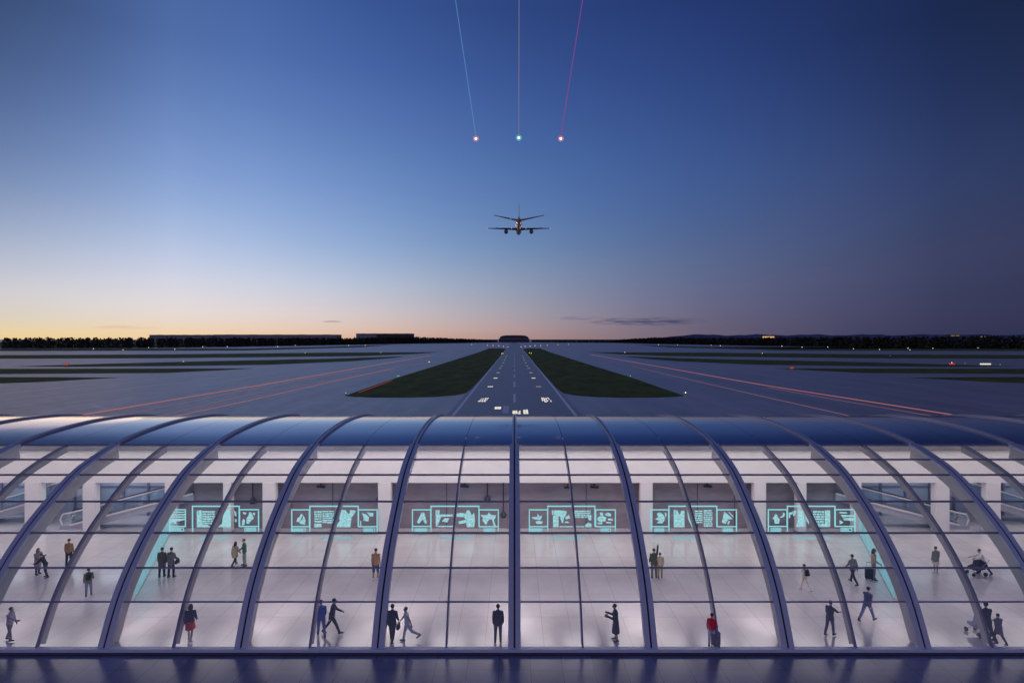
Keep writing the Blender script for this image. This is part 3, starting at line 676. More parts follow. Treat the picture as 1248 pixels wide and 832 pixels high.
def person(px, py, hgt, face, pose, label, top, bottom, hair='d', skin='l', shoes='d', style='trousers', long_hair=False, sleeve=1.0, coat=0.0, hood=False):
    X, Y = G(px, py)
    t = empty('person', (X, Y, .021), R(face)); sc = hgt / 1.75; t.scale = (sc * 1.08, sc * 1.04, sc)
    J = skeleton(pose)
    bm = bmesh.new(); torso(bm, J)
    for i, s in ((0, -1), (1, 1)):
        arm(bm, J, i); leg(bm, J, i); hand(bm, J, i, s)
        ball(bm, J['sh%d' % i], .055); tube(bm, [J['heel%d' % i], J['ank%d' % i] * .5 + J['toe%d' % i] * .5 - Vector((0, 0, .01)), J['toe%d' % i]], [.036, .038, .026], 10); limb(bm, J['ank%d' % i], J['heel%d' % i], .038, .034)
    tube(bm, [J['neck'] - Vector((0, 0, .03)), J['headb'] + Vector((0, 0, .04))], [.056, .052]); hd = J['head']
    ball(bm, hd + Vector((0, .01, .02)), (.076, .095, .10), 16); ball(bm, hd + Vector((0, -.025, -.045)), (.058, .062, .068), 14)
    tube(bm, [hd + Vector((0, -.082, .012)), hd + Vector((0, -.108, -.022)), hd + Vector((0, -.085, -.03))], [.010, .015, .013], 8)
    for s in (-1, 1): ball(bm, hd + Vector((s * .076, .012, -.01)), (.012, .02, .03), 10)
    obj('body', remesh(bm, .0095, 'body'), SKIN[skin], t)
    for s in (-1, 1):
        bm = bmesh.new(); ball(bm, hd + Vector((s * .030, -.079, .008)), (.013, .009, .009), 10); obj('eye', bm, M['eye'], t, True)
    bm = bmesh.new(); ball(bm, hd + Vector((0, -.084, -.058)), (.024, .010, .008), 10); obj('mouth', bm, M['lip'], t, True)
    bm = bmesh.new(); ball(bm, hd + Vector((0, .022, .034)), (.086, .098, .096), 16)
    if long_hair:
        tube(bm, [hd + Vector((0, .05, .03)), hd + Vector((0, .085, -.10)), hd + Vector((0, .10, -.24))], [.08, .085, .05], 12)
        for s in (-1, 1): tube(bm, [hd + Vector((s * .07, .02, .02)), hd + Vector((s * .085, .03, -.10)), hd + Vector((s * .075, .04, -.2))], [.03, .03, .018], 8)
    obj('hair', remesh(bm, .012, 'hair'), M['hair_' + hair], t)
    g = .022 if coat < .2 else .032
    bm = bmesh.new(); torso(bm, J, g, -.02 if coat == 0 else -.05, 1.03)
    for i in (0, 1):
        ball(bm, J['sh%d' % i], .056 + g * .8)
        if sleeve > 0: arm(bm, J, i, g * .8, sleeve)
    if coat > 0:
        m = (J['knee0'] + J['knee1'] + J['hip0'] + J['hip1']) / 4
        c0 = J['pel']; c1 = Vector((m.x, m.y * .6 + c0.y * .4, c0.z - coat)); sp = abs(J['knee0'].y - J['knee1'].y) * coat * .9
        torso_rings(bm, [(c0 + Vector((0, 0, .05)), .19, .14), (c0 * .5 + c1 * .5, .20, .15 + sp * .5), (c1, .205, .16 + sp)])
    if hood: ball(bm, J['neck'] + Vector((0, .05, .02)), (.11, .08, .07), 12)
    obj('jacket' if sleeve > .5 else 'shirt', remesh(bm, .014, 'jacket'), top, t)
    bm = bmesh.new()
    c = J['pel']
    if style in ('trousers', 'shorts'):
        torso_rings(bm, [(c + Vector((0, 0, -.12)), .12, .09), (c + Vector((0, 0, -.04)), .175, .127), (c + Vector((0, 0, .09)), .165, .12)])
        for i in (0, 1): leg(bm, J, i, .016, .97 if style == 'trousers' else -1)
        obj(style, remesh(bm, .013, style), bottom, t)
    else:
        ln = .36 if style == 'skirt' else .56
        m = (J['knee0'] + J['knee1']) / 2; sp = abs(J['knee0'].y - J['knee1'].y)
        c1 = Vector((0, c.y * .5 + m.y * .5, c.z - ln))
        torso_rings(bm, [(c + Vector((0, 0, .10)), .15, .115), (c + Vector((0, 0, -.04)), .185, .14), (c * .4 + c1 * .6, .205, .16 + sp * .22), (c1, .22, .17 + sp * .35)])
        obj('skirt', remesh(bm, .013, 'skirt'), bottom, t)
    for i, s in ((0, -1), (1, 1)):
        bm = bmesh.new(); a, tt, he = J['ank%d' % i], J['toe%d' % i], J['heel%d' % i]
        tube(bm, [he + Vector((0, .012, .004)), (he + tt) / 2 + Vector((0, 0, .016)), tt + Vector((0, -.02, .004))], [.040, .050, .032], 12); limb(bm, a + Vector((0, 0, .02)), he + Vector((0, 0, .01)), .05, .042)
        obj('shoe', remesh(bm, .013, 'shoe'), M['shoe_' + shoes], t)
    tag(t, label, 'person', 'people walking in the hall')
    t['_j'] = 0
    del t['_j']
    return t, J
def local(t, J, key, off=(0, 0, 0)):
    t_m = Matrix.Translation(t.location) @ Matrix.Rotation(t.rotation_euler.z, 4, 'Z') @ Matrix.Diagonal((*t.scale, 1))
    return t_m @ (J[key] + Vector(off))
def backpack(t, J, col, label):
    o = empty('backpack', local(t, J, 'chest', (0, .20, -.12)), t.rotation_euler.z); o.scale = t.scale
    bm = bmesh.new(); box(bm, (0, .0, .08), (.28, .15, .40)); bmesh.ops.bevel(bm, geom=list(bm.edges), offset=.05, segments=3, affect='EDGES'); obj('pack', bm, cloth(col), o, True)
    bm = bmesh.new(); box(bm, (0, .09, .0), (.20, .07, .18)); bmesh.ops.bevel(bm, geom=list(bm.edges), offset=.025, segments=2, affect='EDGES'); obj('pocket', bm, cloth(col), o, True)
    for s in (-1, 1):
        bm = bmesh.new(); tube(bm, [(s * .10, -.05, .26), (s * .11, -.16, .30), (s * .12, -.31, .22), (s * .13, -.30, .02), (s * .12, -.05, -.08)], .018, 8); obj('strap', bm, cloth(col), o, True)
    tag(o, label, 'backpack')
def handbag(t, J, key, col, label, off=(0, 0, 0), size=(.12, .30, .24)):
    p = local(t, J, key, off); o = empty('handbag', p, t.rotation_euler.z); o.scale = t.scale; w, l, h = size
    bm = bmesh.new(); box(bm, (0, 0, -h * .5 - .14), size); bmesh.ops.bevel(bm, geom=list(bm.edges), offset=.03, segments=3, affect='EDGES'); obj('bag', bm, cloth(col), o, True)
    bm = bmesh.new(); tube(bm, [(0, -l * .3, -.15), (0, -l * .22, -.03), (0, 0, .0), (0, l * .22, -.03), (0, l * .3, -.15)], .012, 8); obj('handle', bm, cloth(col), o, True)
    tag(o, label, 'handbag')
def suitcase(px, py, rz, col, label):
    x, y = G(px, py); o = empty('suitcase', (x, y, .021), R(rz))
    bm = bmesh.new(); box(bm, (0, 0, .36), (.42, .26, .62)); bmesh.ops.bevel(bm, geom=list(bm.edges), offset=.04, segments=3, affect='EDGES'); sh = obj('shell', bm, cloth(col), o, True)
    bm = bmesh.new()
    for s in (-1, 1): tube(bm, [(s * .09, .1, .66), (s * .09, .1, 1.02)], .01, 8)
    tube(bm, [(-.10, .1, 1.02), (.10, .1, 1.02)], .016, 8); obj('handle', bm, M['dark_metal'], o)
    for sx in (-1, 1):
        for sy in (-1, 1):
            bm = bmesh.new(); tube(bm, [(sx * .16 - .015, sy * .09, .03), (sx * .16 + .015, sy * .09, .03)], .03, 10); obj('wheel', bm, M['rubber'], o)
    tag(o, label, 'suitcase')
def stroller(px, py, rz, col, label):
    x, y = G(px, py); o = empty('stroller', (x, y, .021), R(rz))
    bm = bmesh.new(); prism(bm, [(-.40, .42), (-.30, .92), (.02, 1.0), (.10, .62), (.42, .50), (.40, .38), (.0, .34)], -.22, .22); obj('seat', bm, cloth(col), o)
    bm = bmesh.new()
    for s in (-.24, .24):
        tube(bm, [(.40, s, .12), (.05, s, .45), (-.42, s, .80), (-.62, s, 1.02)], .014, 8); tube(bm, [(-.34, s, .12), (-.02, s, .50)], .014, 8)
    tube(bm, [(-.62, -.24, 1.02), (-.62, .24, 1.02)], .018, 8); obj('frame', bm, M['steel'], o)
    for sx, r in ((.40, .11), (-.34, .13)):
        for s in (-.27, .27):
            bm = bmesh.new(); tube(bm, [(sx, s - .02, r), (sx, s + .02, r)], r, 16); obj('wheel', bm, M['rubber'], o)
    tag(o, label, 'stroller')
C = cloth
# face: 0 looks at the viewer, 180 away, 90 to the right, -90 to the left (turn of the figure about its feet)
p, J = person(46, 700, 1.62, 75, 'hold', 'person in a long grey coat facing a crouching companion at the far left', C((92, 88, 92)), C((60, 55, 60)), long_hair=True, coat=.42)
p, J = person(55.5, 704, 1.52, -80, 'bend', 'person in black leaning toward the grey coated companion at far left', C((24, 24, 26)), C((40, 34, 36)), shoes='d', hair='b')
p, J = person(84, 689.5, 1.72, 190, 'stand', 'person with brown hair in an ochre brown jacket and black trousers, alone', C((112, 84, 52)), C((26, 26, 32)), hair='b')
p, J = person(108, 726, 1.55, 215, 'stand2', 'person in an olive green jacket with grey jeans and a black backpack', C((86, 86, 46)), C((92, 94, 116)), hood=True)
backpack(p, J, (24, 24, 28), 'black backpack worn over the olive green jacket')
p, J = person(12, 781, 1.6, 95, 'reach', 'person in pale grey clothes with one arm forward, at the far left edge', C((128, 120, 128)), C((88, 82, 92)))
p, J = person(197.5, 703, 1.78, 185, 'stand', 'person in a long dark brown coat standing close to a companion in grey', C((52, 46, 40)), C((22, 22, 24)), coat=.34)
p, J = person(208.5, 703.5, 1.80, 170, 'stand2', 'person in a dark grey coat with a bag at the hip, beside a brown coat', C((70, 64, 64)), C((28, 26, 28)), coat=.18)
handbag(p, J, 'el0', (40, 36, 36), 'small dark bag carried at the hip of the dark grey coat', (-.10, 0, .05))
p, J = person(286.5, 689.5, 1.55, 160, 'walk2', 'person with long black hair in a loose beige coat', C((120, 110, 92)), C((34, 30, 32)), long_hair=True, coat=.30)
p, J = person(298, 689.5, 1.72, -60, 'stand2', 'person in a cropped dark green top and grey green leggings', C((44, 72, 66)), C((96, 106, 108)), hair='b')
p, J = person(232, 780, 1.74, 195, 'walk2', 'person in a dark jacket and bright red skirt carrying a brown bag', C((30, 30, 40)), C((196, 34, 34)), long_hair=True, style='skirt', shoes='l')
handbag(p, J, 'el1', (96, 66, 46), 'brown shoulder bag beside the bright red skirt', (.10, 0, .32), (.14, .34, .30))
p, J = person(391.5, 775.5, 1.78, 205, 'walk2', 'person in a blue denim jacket and blue jeans walking with a dark companion', C((62, 84, 140)), C((72, 84, 122)), hair='b')
p, J = person(405, 773, 1.78, 100, 'stride', 'person in a dark plum jacket and black trousers mid stride beside blue denim', C((44, 36, 44)), C((26, 26, 34)))
p, J = person(458, 707, 1.9, 180, 'stand', 'person in a brown patterned shirt with navy shorts close to a rib', C((104, 80, 60)), C((38, 54, 78)), style='shorts', skin='m', sleeve=.0, shoes='l')
p, J = person(478, 781.5, 1.78, 175, 'walk2', 'person all in black beside a person in white', C((20, 20, 24)), C((18, 18, 22)), coat=.14)
handbag(p, J, 'wr0', (22, 22, 26), 'black bag hanging from the hand of the person all in black', (0, 0, -.07))
p, J = person(496.5, 781.5, 1.68, -70, 'kick', 'person in a white sleeveless top and pale grey trousers mid stride', C((192, 186, 196)), C((142, 138, 154)), hair='b', sleeve=.0)
p, J = person(607, 782.5, 1.80, 180, 'stand', 'person in a dark brown jacket and charcoal trousers walking away, left of middle rib', C((40, 32, 34)), C((56, 54, 58)), coat=.10)
p, J = person(750.5, 781, 1.76, -100, 'hold', 'person in a short black dress holding a small brown bag', C((22, 22, 32)), C((22, 22, 32)), style='dress', skin='m', long_hair=False)
handbag(p, J, 'wr0', (150, 112, 64), 'small tan bag held by the person in the black dress', (-.02, -.06, .04), (.10, .20, .16))
p, J = person(797, 704, 1.76, 180, 'raise', 'person in a dark olive jacket raising one arm overhead', C((48, 54, 42)), C((72, 74, 62)), coat=.12)
p, J = person(804.5, 704, 1.52, 175, 'stand', 'smaller person in beige beside a companion with a raised arm', C((128, 118, 98)), C((108, 100, 80)), hair='b')
p, J = person(867.5, 787.5, 1.54, 150, 'stand2', 'person in a bright red jacket and pale blue trousers', C((176, 30, 46)), C((150, 158, 182)))
suitcase(872.3, 787, 20, (74, 52, 50), 'dark brown suitcase standing beside the red jacket')
p, J = person(981, 720, 1.54, 205, 'walk2', 'person in cream clothes with a black backpack', C((156, 142, 128)), C((172, 160, 146)), hair='b', shoes='l')
backpack(p, J, (24, 24, 28), 'black backpack worn over cream clothes')
p, J = person(1011.5, 774.5, 1.68, 120, 'reach', 'person in a dark navy coat with bare forearms stretched forward', C((46, 46, 58)), C((48, 50, 68)), coat=.10, sleeve=.3)
p, J = person(1039.5, 711.5, 1.76, 195, 'walk', 'person in a grey jacket and dark trousers walking away near the cyan partition', C((78, 78, 80)), C((36, 38, 50)))
p, J = person(1064.5, 706, 1.86, 60, 'stand2', 'person in brown and grey standing before the right cyan partition', C((120, 96, 84)), C((74, 72, 80)), hair='b', skin='m', long_hair=True)
suitcase(1059, 706, -15, (30, 30, 36), 'black suitcase beside the person at the right cyan partition')
p, J = person(1057, 757.5, 1.80, 115, 'stride', 'person in a slate blue outfit taking a long step', C((64, 68, 92)), C((72, 78, 108)))
p, J = person(1140.5, 698, 1.62, 185, 'stand', 'person in a boxy grey green coat with pale bare legs', C((92, 90, 84)), C((150, 140, 134)), coat=.24, style='skirt', hair='b', shoes='l')
p, J = person(1198, 700.5, 1.64, -95, 'push', 'person in a white top pushing a black stroller at the right', C((168, 160, 154)), C((24, 22, 28)), style='trousers')
stroller(1190.5, 700.5, 180, (22, 22, 26), 'black stroller pushed by the person in a white top')
p, J = person(1202.5, 781, 1.86, 180, 'walk2', 'tall person in black walking with a child at the right', C((24, 22, 26)), C((26, 24, 28)), coat=.10)
p, J = person(1217, 784, 1.42, 185, 'walk2', 'child in a grey tweed coat walking beside an adult in black', C((86, 78, 78)), C((50, 46, 50)), coat=.34)
stroller(1192, 773, 100, (120, 124, 140), 'pale grey stroller left of the adult in black at lower right')

# ------------------------------------------------------------------ aircraft
def aircraft():
    d = 330.0; c = W(632.2, 276.5, d)
    t = empty('airliner', c)
    bm = bmesh.new(); st = [(-18.6, .25, 1.55), (-17, .62, 1.35), (-14, 1.15, .95), (-10, 1.5, .45), (-6, 1.72, .1), (0, 1.78, 0), (8, 1.78, 0), (13, 1.72, -.05), (16, 1.45, -.25), (17.8, 1.0, -.5), (18.8, .25, -.7)]
    ring_loft(bm, [[(r * math.cos(a), y, z + r * math.sin(a)) for a in [2 * math.pi * k / 24 for k in range(24)]] for y, r, z in st])
    fu = obj('fuselage', bm, M['plane'], t, True)
    bm = bmesh.new(); tube(bm, [(0, -18.5, 1.56), (0, -18.9, 1.58)], [.26, .16], 12); obj('tail_outlet', bm, M['plane_dk'], fu)
    def foil(name, secs, m, par=t):
        bm = bmesh.new(); rings = []
        for (p, ch, th, vert) in secs:
            r = []
            for k in range(16):
                a = 2 * math.pi * k / 16; u = .5 + .5 * math.cos(a); yy = p[1] + ch * (u - .5); tz = th * math.sin(a) * (.55 + .45 * u)
                r.append((p[0] + tz, yy, p[2]) if vert else (p[0], yy, p[2] + tz))
            rings.append(r)
        ring_loft(bm, rings); return obj(name, bm, m, par, True)
    for s in (-1, 1):
        w = foil('wing', [((s * 1.2, 1.2, -1.0), 6.6, .55, 0), ((s * 6.5, -.6, -1.15), 4.4, .42, 0), ((s * 13, -3.2, -1.45), 2.6, .27, 0), ((s * 17.2, -4.9, -1.75), 1.3, .15, 0)], M['plane_dk'])
        bm = bmesh.new()
        for x in (4, 8.5, 12): tube(bm, [(s * x, .6 - x * .22, -1.5), (s * x, -1.8 - x * .3, -1.45), (s * x, -2.9 - x * .3, -1.4)], [.12, .24, .06], 8)
        obj('flap_fairing', bm, M['plane'], w)
        bm = bmesh.new(); ring_loft(bm, [[(s * 7.1 + r * math.cos(a), y, -2.35 + r * math.sin(a)) for a in [2 * math.pi * k / 20 for k in range(20)]] for y, r in ((3.4, .95), (3.0, 1.12), (1.2, 1.15), (-.4, .9), (-.45, .72))]); en = obj('engine', bm, M['plane_dk'], w, True)
        bm = bmesh.new(); tube(bm, [(s * 7.1, -.4, -2.35), (s * 7.1, -1.4, -2.35), (s * 7.1, -1.9, -2.35)], [.5, .34, .08], 14); obj('nozzle', bm, M['steel'], en)
        bm = bmesh.new(); prism(bm, [(0, 0), (.18, 0), (.18, .75), (0, .75)], -.6, 2.0); bmesh.ops.translate(bm, verts=bm.verts, vec=(s * 7.1 - .09, 0, -1.5)); obj('pylon', bm, M['plane_dk'], w)
        foil('tailplane', [((s * .5, -14.6, .75), 4.2, .5, 0), ((s * 6, -15.8, 1.65), 2.9, .38, 0), ((s * 13.3, -17.0, 2.95), 1.5, .2, 0)], M['plane'])
        bm = bmesh.new(); ball(bm, (s * 17.3, -4.9, -1.75), .12, 8); obj('navigation_light', bm, M['lampred'] if s < 0 else M['lampgreen'], w)
    foil('tail_fin', [((0, -13.8, 1.2), 6.0, .42, 1), ((0, -16.4, 5), 3.8, .30, 1), ((0, -18.3, 8.9), 1.9, .18, 1)], M['plane'])
    for sx in (-1, 1):                  # added warm fill lamps that brighten the rear of the aircraft
        bm = bmesh.new(); ball(bm, (sx * 4, -4.4, -1.58), .14, 8); obj('tail_fill', bm, M['tail_fill_glow'], t)
        la = bpy.data.lights.new('tail_fill', 'AREA'); la.size = .5; la.energy = 85; la.color = (1, .70, .50)
        lo = bpy.data.objects.new('tail_fill_light', la); COL.objects.link(lo); lo.parent = t; lo.location = (sx * 4, -4.9, -1.6)
        lo.rotation_euler = Vector((sx * .62, .14, -.75)).to_track_quat('Z', 'Y').to_euler()
    tag(t, 'twin engine airliner seen from behind as it climbs away over the runway', 'airliner')
aircraft()

# three drones carrying a lamp; its halo and light trail are built as solids
def drone(px, py, px_top, dcol, label, bcol, bs):
    d = 250.0; p = W(px, py, d); q = W(px_top, -70, d); dv = q - p
    t = empty('light_drone', p)
    bm = bmesh.new(); ball(bm, (0, 0, .75), (.32, .32, .14), 12); obj('body', bm, M['dark_metal'], t, True)
    for k in range(4):
        a = R(45 + 90 * k); e = Vector((math.cos(a) * .8, math.sin(a) * .8, .8))
        bm = bmesh.new(); tube(bm, [(0, 0, .75), e], .04, 6); ar = obj('arm', bm, M['dark_metal'], t)
        bm = bmesh.new(); tube(bm, [e, e + Vector((0, 0, .14))], .06, 8); box(bm, e + Vector((0, 0, .16)), (.62, .06, .02), Matrix.Rotation(a, 3, 'Z')); obj('rotor', bm, M['dark_metal'], ar)
    bm = bmesh.new(); ball(bm, (0, 0, 0), .55, 16); lp = obj('lamp', bm, emit('drone_lamp', (1, .93, .93) if dcol[0] > .5 else (.75, 1, 1), 2.2), t, True)
    bm = bmesh.new(); ball(bm, (0, 0, 0), 1.25, 20); obj('lamp_halo', bm, emit('drone_halo', dcol, .75, .72), lp, True)  # halo around the lamp, put in as a translucent glowing shell
    bm = bmesh.new(); tube(bm, [(0, 0, 1.0), dv], [.20, .17], 8); obj('light_trail', bm, emit('light_trail_glow', bcol, bs, .35), t, True)  # light trail in the sky, put in as a glowing tube
    tag(t, label, 'drone', 'drones with light trails above the runway')
drone(580, 169, 544.6, (1, .34, .42), 'glowing pink drone lamp under a slanted blue light trail', lin((105, 160, 225)), .62)
drone(632.3, 168, 632.8, (.22, .85, .85), 'glowing turquoise drone lamp under an upright pale light trail', lin((160, 150, 180)), .5)
drone(683.5, 169, 721.2, (1, .30, .40), 'glowing pink drone lamp under a slanted magenta light trail', lin((165, 85, 165)), .6)

# ------------------------------------------------------------------ airfield lamps and signs
def lamp_proto(mname, r, h):
    t = empty('airfield_light')
    bm = bmesh.new(); tube(bm, [(0, 0, -.03), (0, 0, h)], .09, 8); box(bm, (0, 0, -.0), (.5, .5, .06)); obj('post', bm, M['dark_metal'], t)
    bm = bmesh.new(); tube(bm, [(0, 0, h - .02), (0, 0, h + .12)], [r * .7, r * .85], 10); ho = obj('lamp_base', bm, M['dark_metal'], t)
    bm = bmesh.new(); ball(bm, (0, 0, h + .1 + r), r, 10); obj('lens', bm, M[mname], t, True)
    return t
GROUPS = {
 'lampwhite': ('white airfield lamp on a low post before the dark trees', [(51, 420.6), (75, 421), (114, 425.6), (122.5, 423.6), (150, 427), (181, 424.3), (213, 426.2), (247, 423.2), (277, 423), (300.5, 422), (322.5, 421.2), (360, 421.3), (338.5, 423), (425, 421.6), (445, 421.4), (802.5, 420.6), (825.6, 421), (866.7, 421), (878, 421.8), (953, 422.3), (977.5, 423.6), (1008.8, 423.6), (1040, 425.6), (1072, 426.4), (1106.7, 424.9), (1109, 427), (1137, 425), (1196.5, 422.8), (1233, 423), (1237, 423.4), (929, 431)], .36),
 'lampyellow': ('yellow airfield lamp on a low post in the grass', [(613, 431.2), (611.5, 431.4), (645.3, 430.6), (647.5, 431), (223.6, 441.6), (372, 431), (464, 430.5), (523, 442), (761.5, 430)], .45),
 'lampgreen': ('green airfield lamp on a low post', [(484.6, 459.7), (486.3, 459.3), (1085, 434.2), (768.5, 459.3), (1176, 443.6), (1219, 445)], .17),
 'lamppink': ('pink airfield lamp across the far end of the runway', [(594, 421.5), (601, 421.8), (608, 422.2), (613.5, 422.8), (619, 423.5), (635, 423.4), (640, 422.8), (646, 422.4), (652, 422), (659, 421.8), (667, 421.5), (575, 420.5), (680, 420.6), (693, 420.2), (1160, 443)], .5),
}
for mname, (label, pts, r) in GROUPS.items():
    proto = None
    for px, py in pts:
        x, y = G(px, py)
        o = proto if proto is not None and proto.get('_new') else None
        if proto is None: proto = o = lamp_proto(mname, r, .5)
        else: o = copy_tree(proto)
        o.location = (x, y, 0); sc = max(.55, min(1.25, y / 900)); o.scale = (sc, sc, sc)
        tag(o, label, 'airfield light', label.split(' lamp')[0] + ' lamps')
x, y = G(835.5, 480.2); o = lamp_proto('lampwhite', .13, .2); o.location = (x, y, 0); tag(o, 'single white lamp at the pointed tip of the right lawn', 'airfield light')
x, y = G(462 - 40.5, 480.6); o = lamp_proto('lamppink', .09, .2); o.location = (x, y, 0); tag(o, 'single faint pink lamp at the pointed tip of the left lawn', 'airfield light')
def sign(px, py, w, h, m, label):
    x, y = G(px, py); t = empty('taxiway_sign', (x, y, -.03))
    bm = bmesh.new(); box(bm, (0, .12, .35 + h / 2), (w + .2, .2, h + .16)); obj('cabinet', bm, M['dark_metal'], t)
    bm = bmesh.new(); box(bm, (0, -.0, .35 + h / 2), (w, .03, h)); obj('lit_face', bm, m, t)
    for s in (-1, 1):
        bm = bmesh.new(); box(bm, (s * w * .35, .12, .14), (.12, .12, .28)); obj('leg', bm, M['dark_metal'], t)
    tag(t, label, 'sign', 'lit taxiway signs')
sign(80.5, 445.6, 2.8, .9, M['redstrip'], 'low red lit taxiway sign on the left airfield')
sign(965, 449.8, 2.0, .7, M['redstrip'], 'low red lit taxiway sign nearer the right pink lines')
sign(1160, 444.8, 3.2, .8, M['redstrip'], 'low red lit taxiway sign left of the long pale sign')
sign(1201, 445.0, 6.2, .8, M['bar'], 'long pale yellow lit taxiway sign on the right airfield')
sign(1192, 424.5, 3.0, 1.2, M['bar_dim'], 'small dim lit sign under the right trees')

# ------------------------------------------------------------------ far buildings, trees, ridge
def far_block(name, x0, x1, ytop, d, dep, m, label, cat, parts=None):
    a, b = W(x0, ytop, d), W(x1, ytop, d); t = empty(name, ((a.x + b.x) / 2, d, 0)); hw = (b.x - a.x) / 2
    bm = bmesh.new(); box2(bm, (-hw, 0, -.1), (hw, dep, a.z - 1.2)); obj('wall', bm, m, t)
    bm = bmesh.new(); box2(bm, (-hw - .8, -.8, a.z - 1.18), (hw + .8, dep + .8, a.z)); ro = obj('roof', bm, M['far_roof'], t)
    bm = bmesh.new()
    for k in range(5): box2(bm, (-hw + (k + .35) * hw * .4, dep * .3, a.z + .01), (-hw + (k + .6) * hw * .4, dep * .6, a.z + .5))
    obj('roof_unit', bm, M['far_dark'], ro)
    bm = bmesh.new()
    n = max(3, int(hw / 9))
    for k in range(n): box2(bm, (-hw + (k + .2) * 2 * hw / n, -.15, 0), (-hw + (k + .8) * 2 * hw / n, -.02, a.z * .6))
    obj('hangar_door', bm, M['far_dark'], t)
    tag(t, label, cat); return t
far_block('hangar', 182, 259, 407.9, 2000, 60, M['far_roof'], 'long flat grey hangar above the left trees, left of its twin', 'hangar')
far_block('hangar', 260.5, 410, 407.6, 2010, 60, M['far_roof'], 'longest flat grey hangar above the left trees', 'hangar')
hb = far_block('hangar', 434, 501, 406.3, 2250, 70, M['far_dark'], 'taller dark box shaped hangar standing clear of the left trees', 'hangar')
bm = bmesh.new(); box2(bm, (-103, -1.0, 12), (-27, -.16, 33)); obj('pale_front', bm, M['far_roof'], hb)
# domed building at the end of the runway axis
a, b = W(608, 413, 2650), W(645, 413, 2650); t = empty('domed_building', ((a.x + b.x) / 2, 2650, 0)); hw = (b.x - a.x) / 2
bm = bmesh.new(); box2(bm, (-hw, -20, -.1), (hw, 40, 13.5)); obj('wall', bm, M['far_dark'], t)
bm = bmesh.new(); box2(bm, (-hw - 3, -24, 13.52), (hw + 3, 44, 15.5)); obj('pale_band', bm, M['far_roof'], t)
bm = bmesh.new(); rings = []
for k in range(7):
    f = k / 6; w = hw * (.97 * (1 - f ** 2.2) ** .5 if f < 1 else .12); rings.append([(w * math.cos(q), 10 + 30 * math.sin(q) * (1 - .3 * f), 15.52 + 16.5 * math.sin(f * math.pi / 2) ** 1.0) for q in [2 * math.pi * j / 28 for j in range(28)]])
ring_loft(bm, rings); obj('dome_roof', bm, M['far_dark'], t, False)
tag(t, 'low dark domed building on the horizon straight beyond the runway', 'building')
t = empty('lit_building', (559, 1300, 0))
bm = bmesh.new(); box2(bm, (-14, 0, -.1), (14, 14, 22)); obj('wall', bm, M['far_dark'], t)
bm = bmesh.new(); box2(bm, (-13, -.3, 17.4), (12.6, -.02, 20.6)); obj('window', bm, M['warmwin'], t)
bm = bmesh.new(); box2(bm, (-14.6, -.6, 22.02), (14.6, 14.6, 22.7)); obj('roof', bm, M['far_dark'], t)
tag(t, 'small flat building with an orange lit window strip among the right trees', 'building')
for px, py, w, lab in ((1164, 408.6, 9, 'lit upper floor of a building above the right trees, wider of two'), (1198, 409.8, 5, 'lit upper floor of a building above the right trees, narrower of two')):
    p = W(px, py, 1000); t = empty('lit_building', (p.x, 1000, 0))
    bm = bmesh.new(); box2(bm, (-w, 0, -.1), (w, 10, p.z + 1)); obj('wall', bm, M['far_dark'], t)
    bm = bmesh.new(); box2(bm, (-w * .8, -.25, p.z - .9), (-w * .1, -.02, p.z + .1)); box2(bm, (w * .1, -.25, p.z - .9), (w * .8, -.02, p.z + .1)); obj('window', bm, emit('dim_window', (1, .72, .5), .3), t)
    bm = bmesh.new(); box2(bm, (-w - .4, -.4, p.z + 1.02), (w + .4, 10.4, p.z + 1.5)); obj('roof', bm, M['far_dark'], t)
    tag(t, lab, 'building')
def ridge(name, xa, xb, d, prof):
    bm = bmesh.new(); n = 120; rows = []
    for j, (dy, f) in enumerate(((-300, 0), (-120, .62), (0, 1), (250, .9), (900, 0))):
        row = []
        for k in range(n + 1):
            x = xa + (xb - xa) * k / n; h = prof(k / n)
            h *= 1 + .10 * math.sin(k * .7) + .06 * math.sin(k * 1.9 + 1)
            row.append(bm.verts.new((x, d + dy, h * f if f else -1)))
        rows.append(row)
    for a, b in zip(rows, rows[1:]):
        for k in range(n): bm.faces.new((a[k], a[k + 1], b[k + 1], b[k]))
    o = obj(name, bm, M['hill'], None, True); tag(o, kind='structure')
ridge('hills', 1300, 9500, 6500, lambda t: 60 * min(1, t * 14) * min(1, (1 - t) * 10))
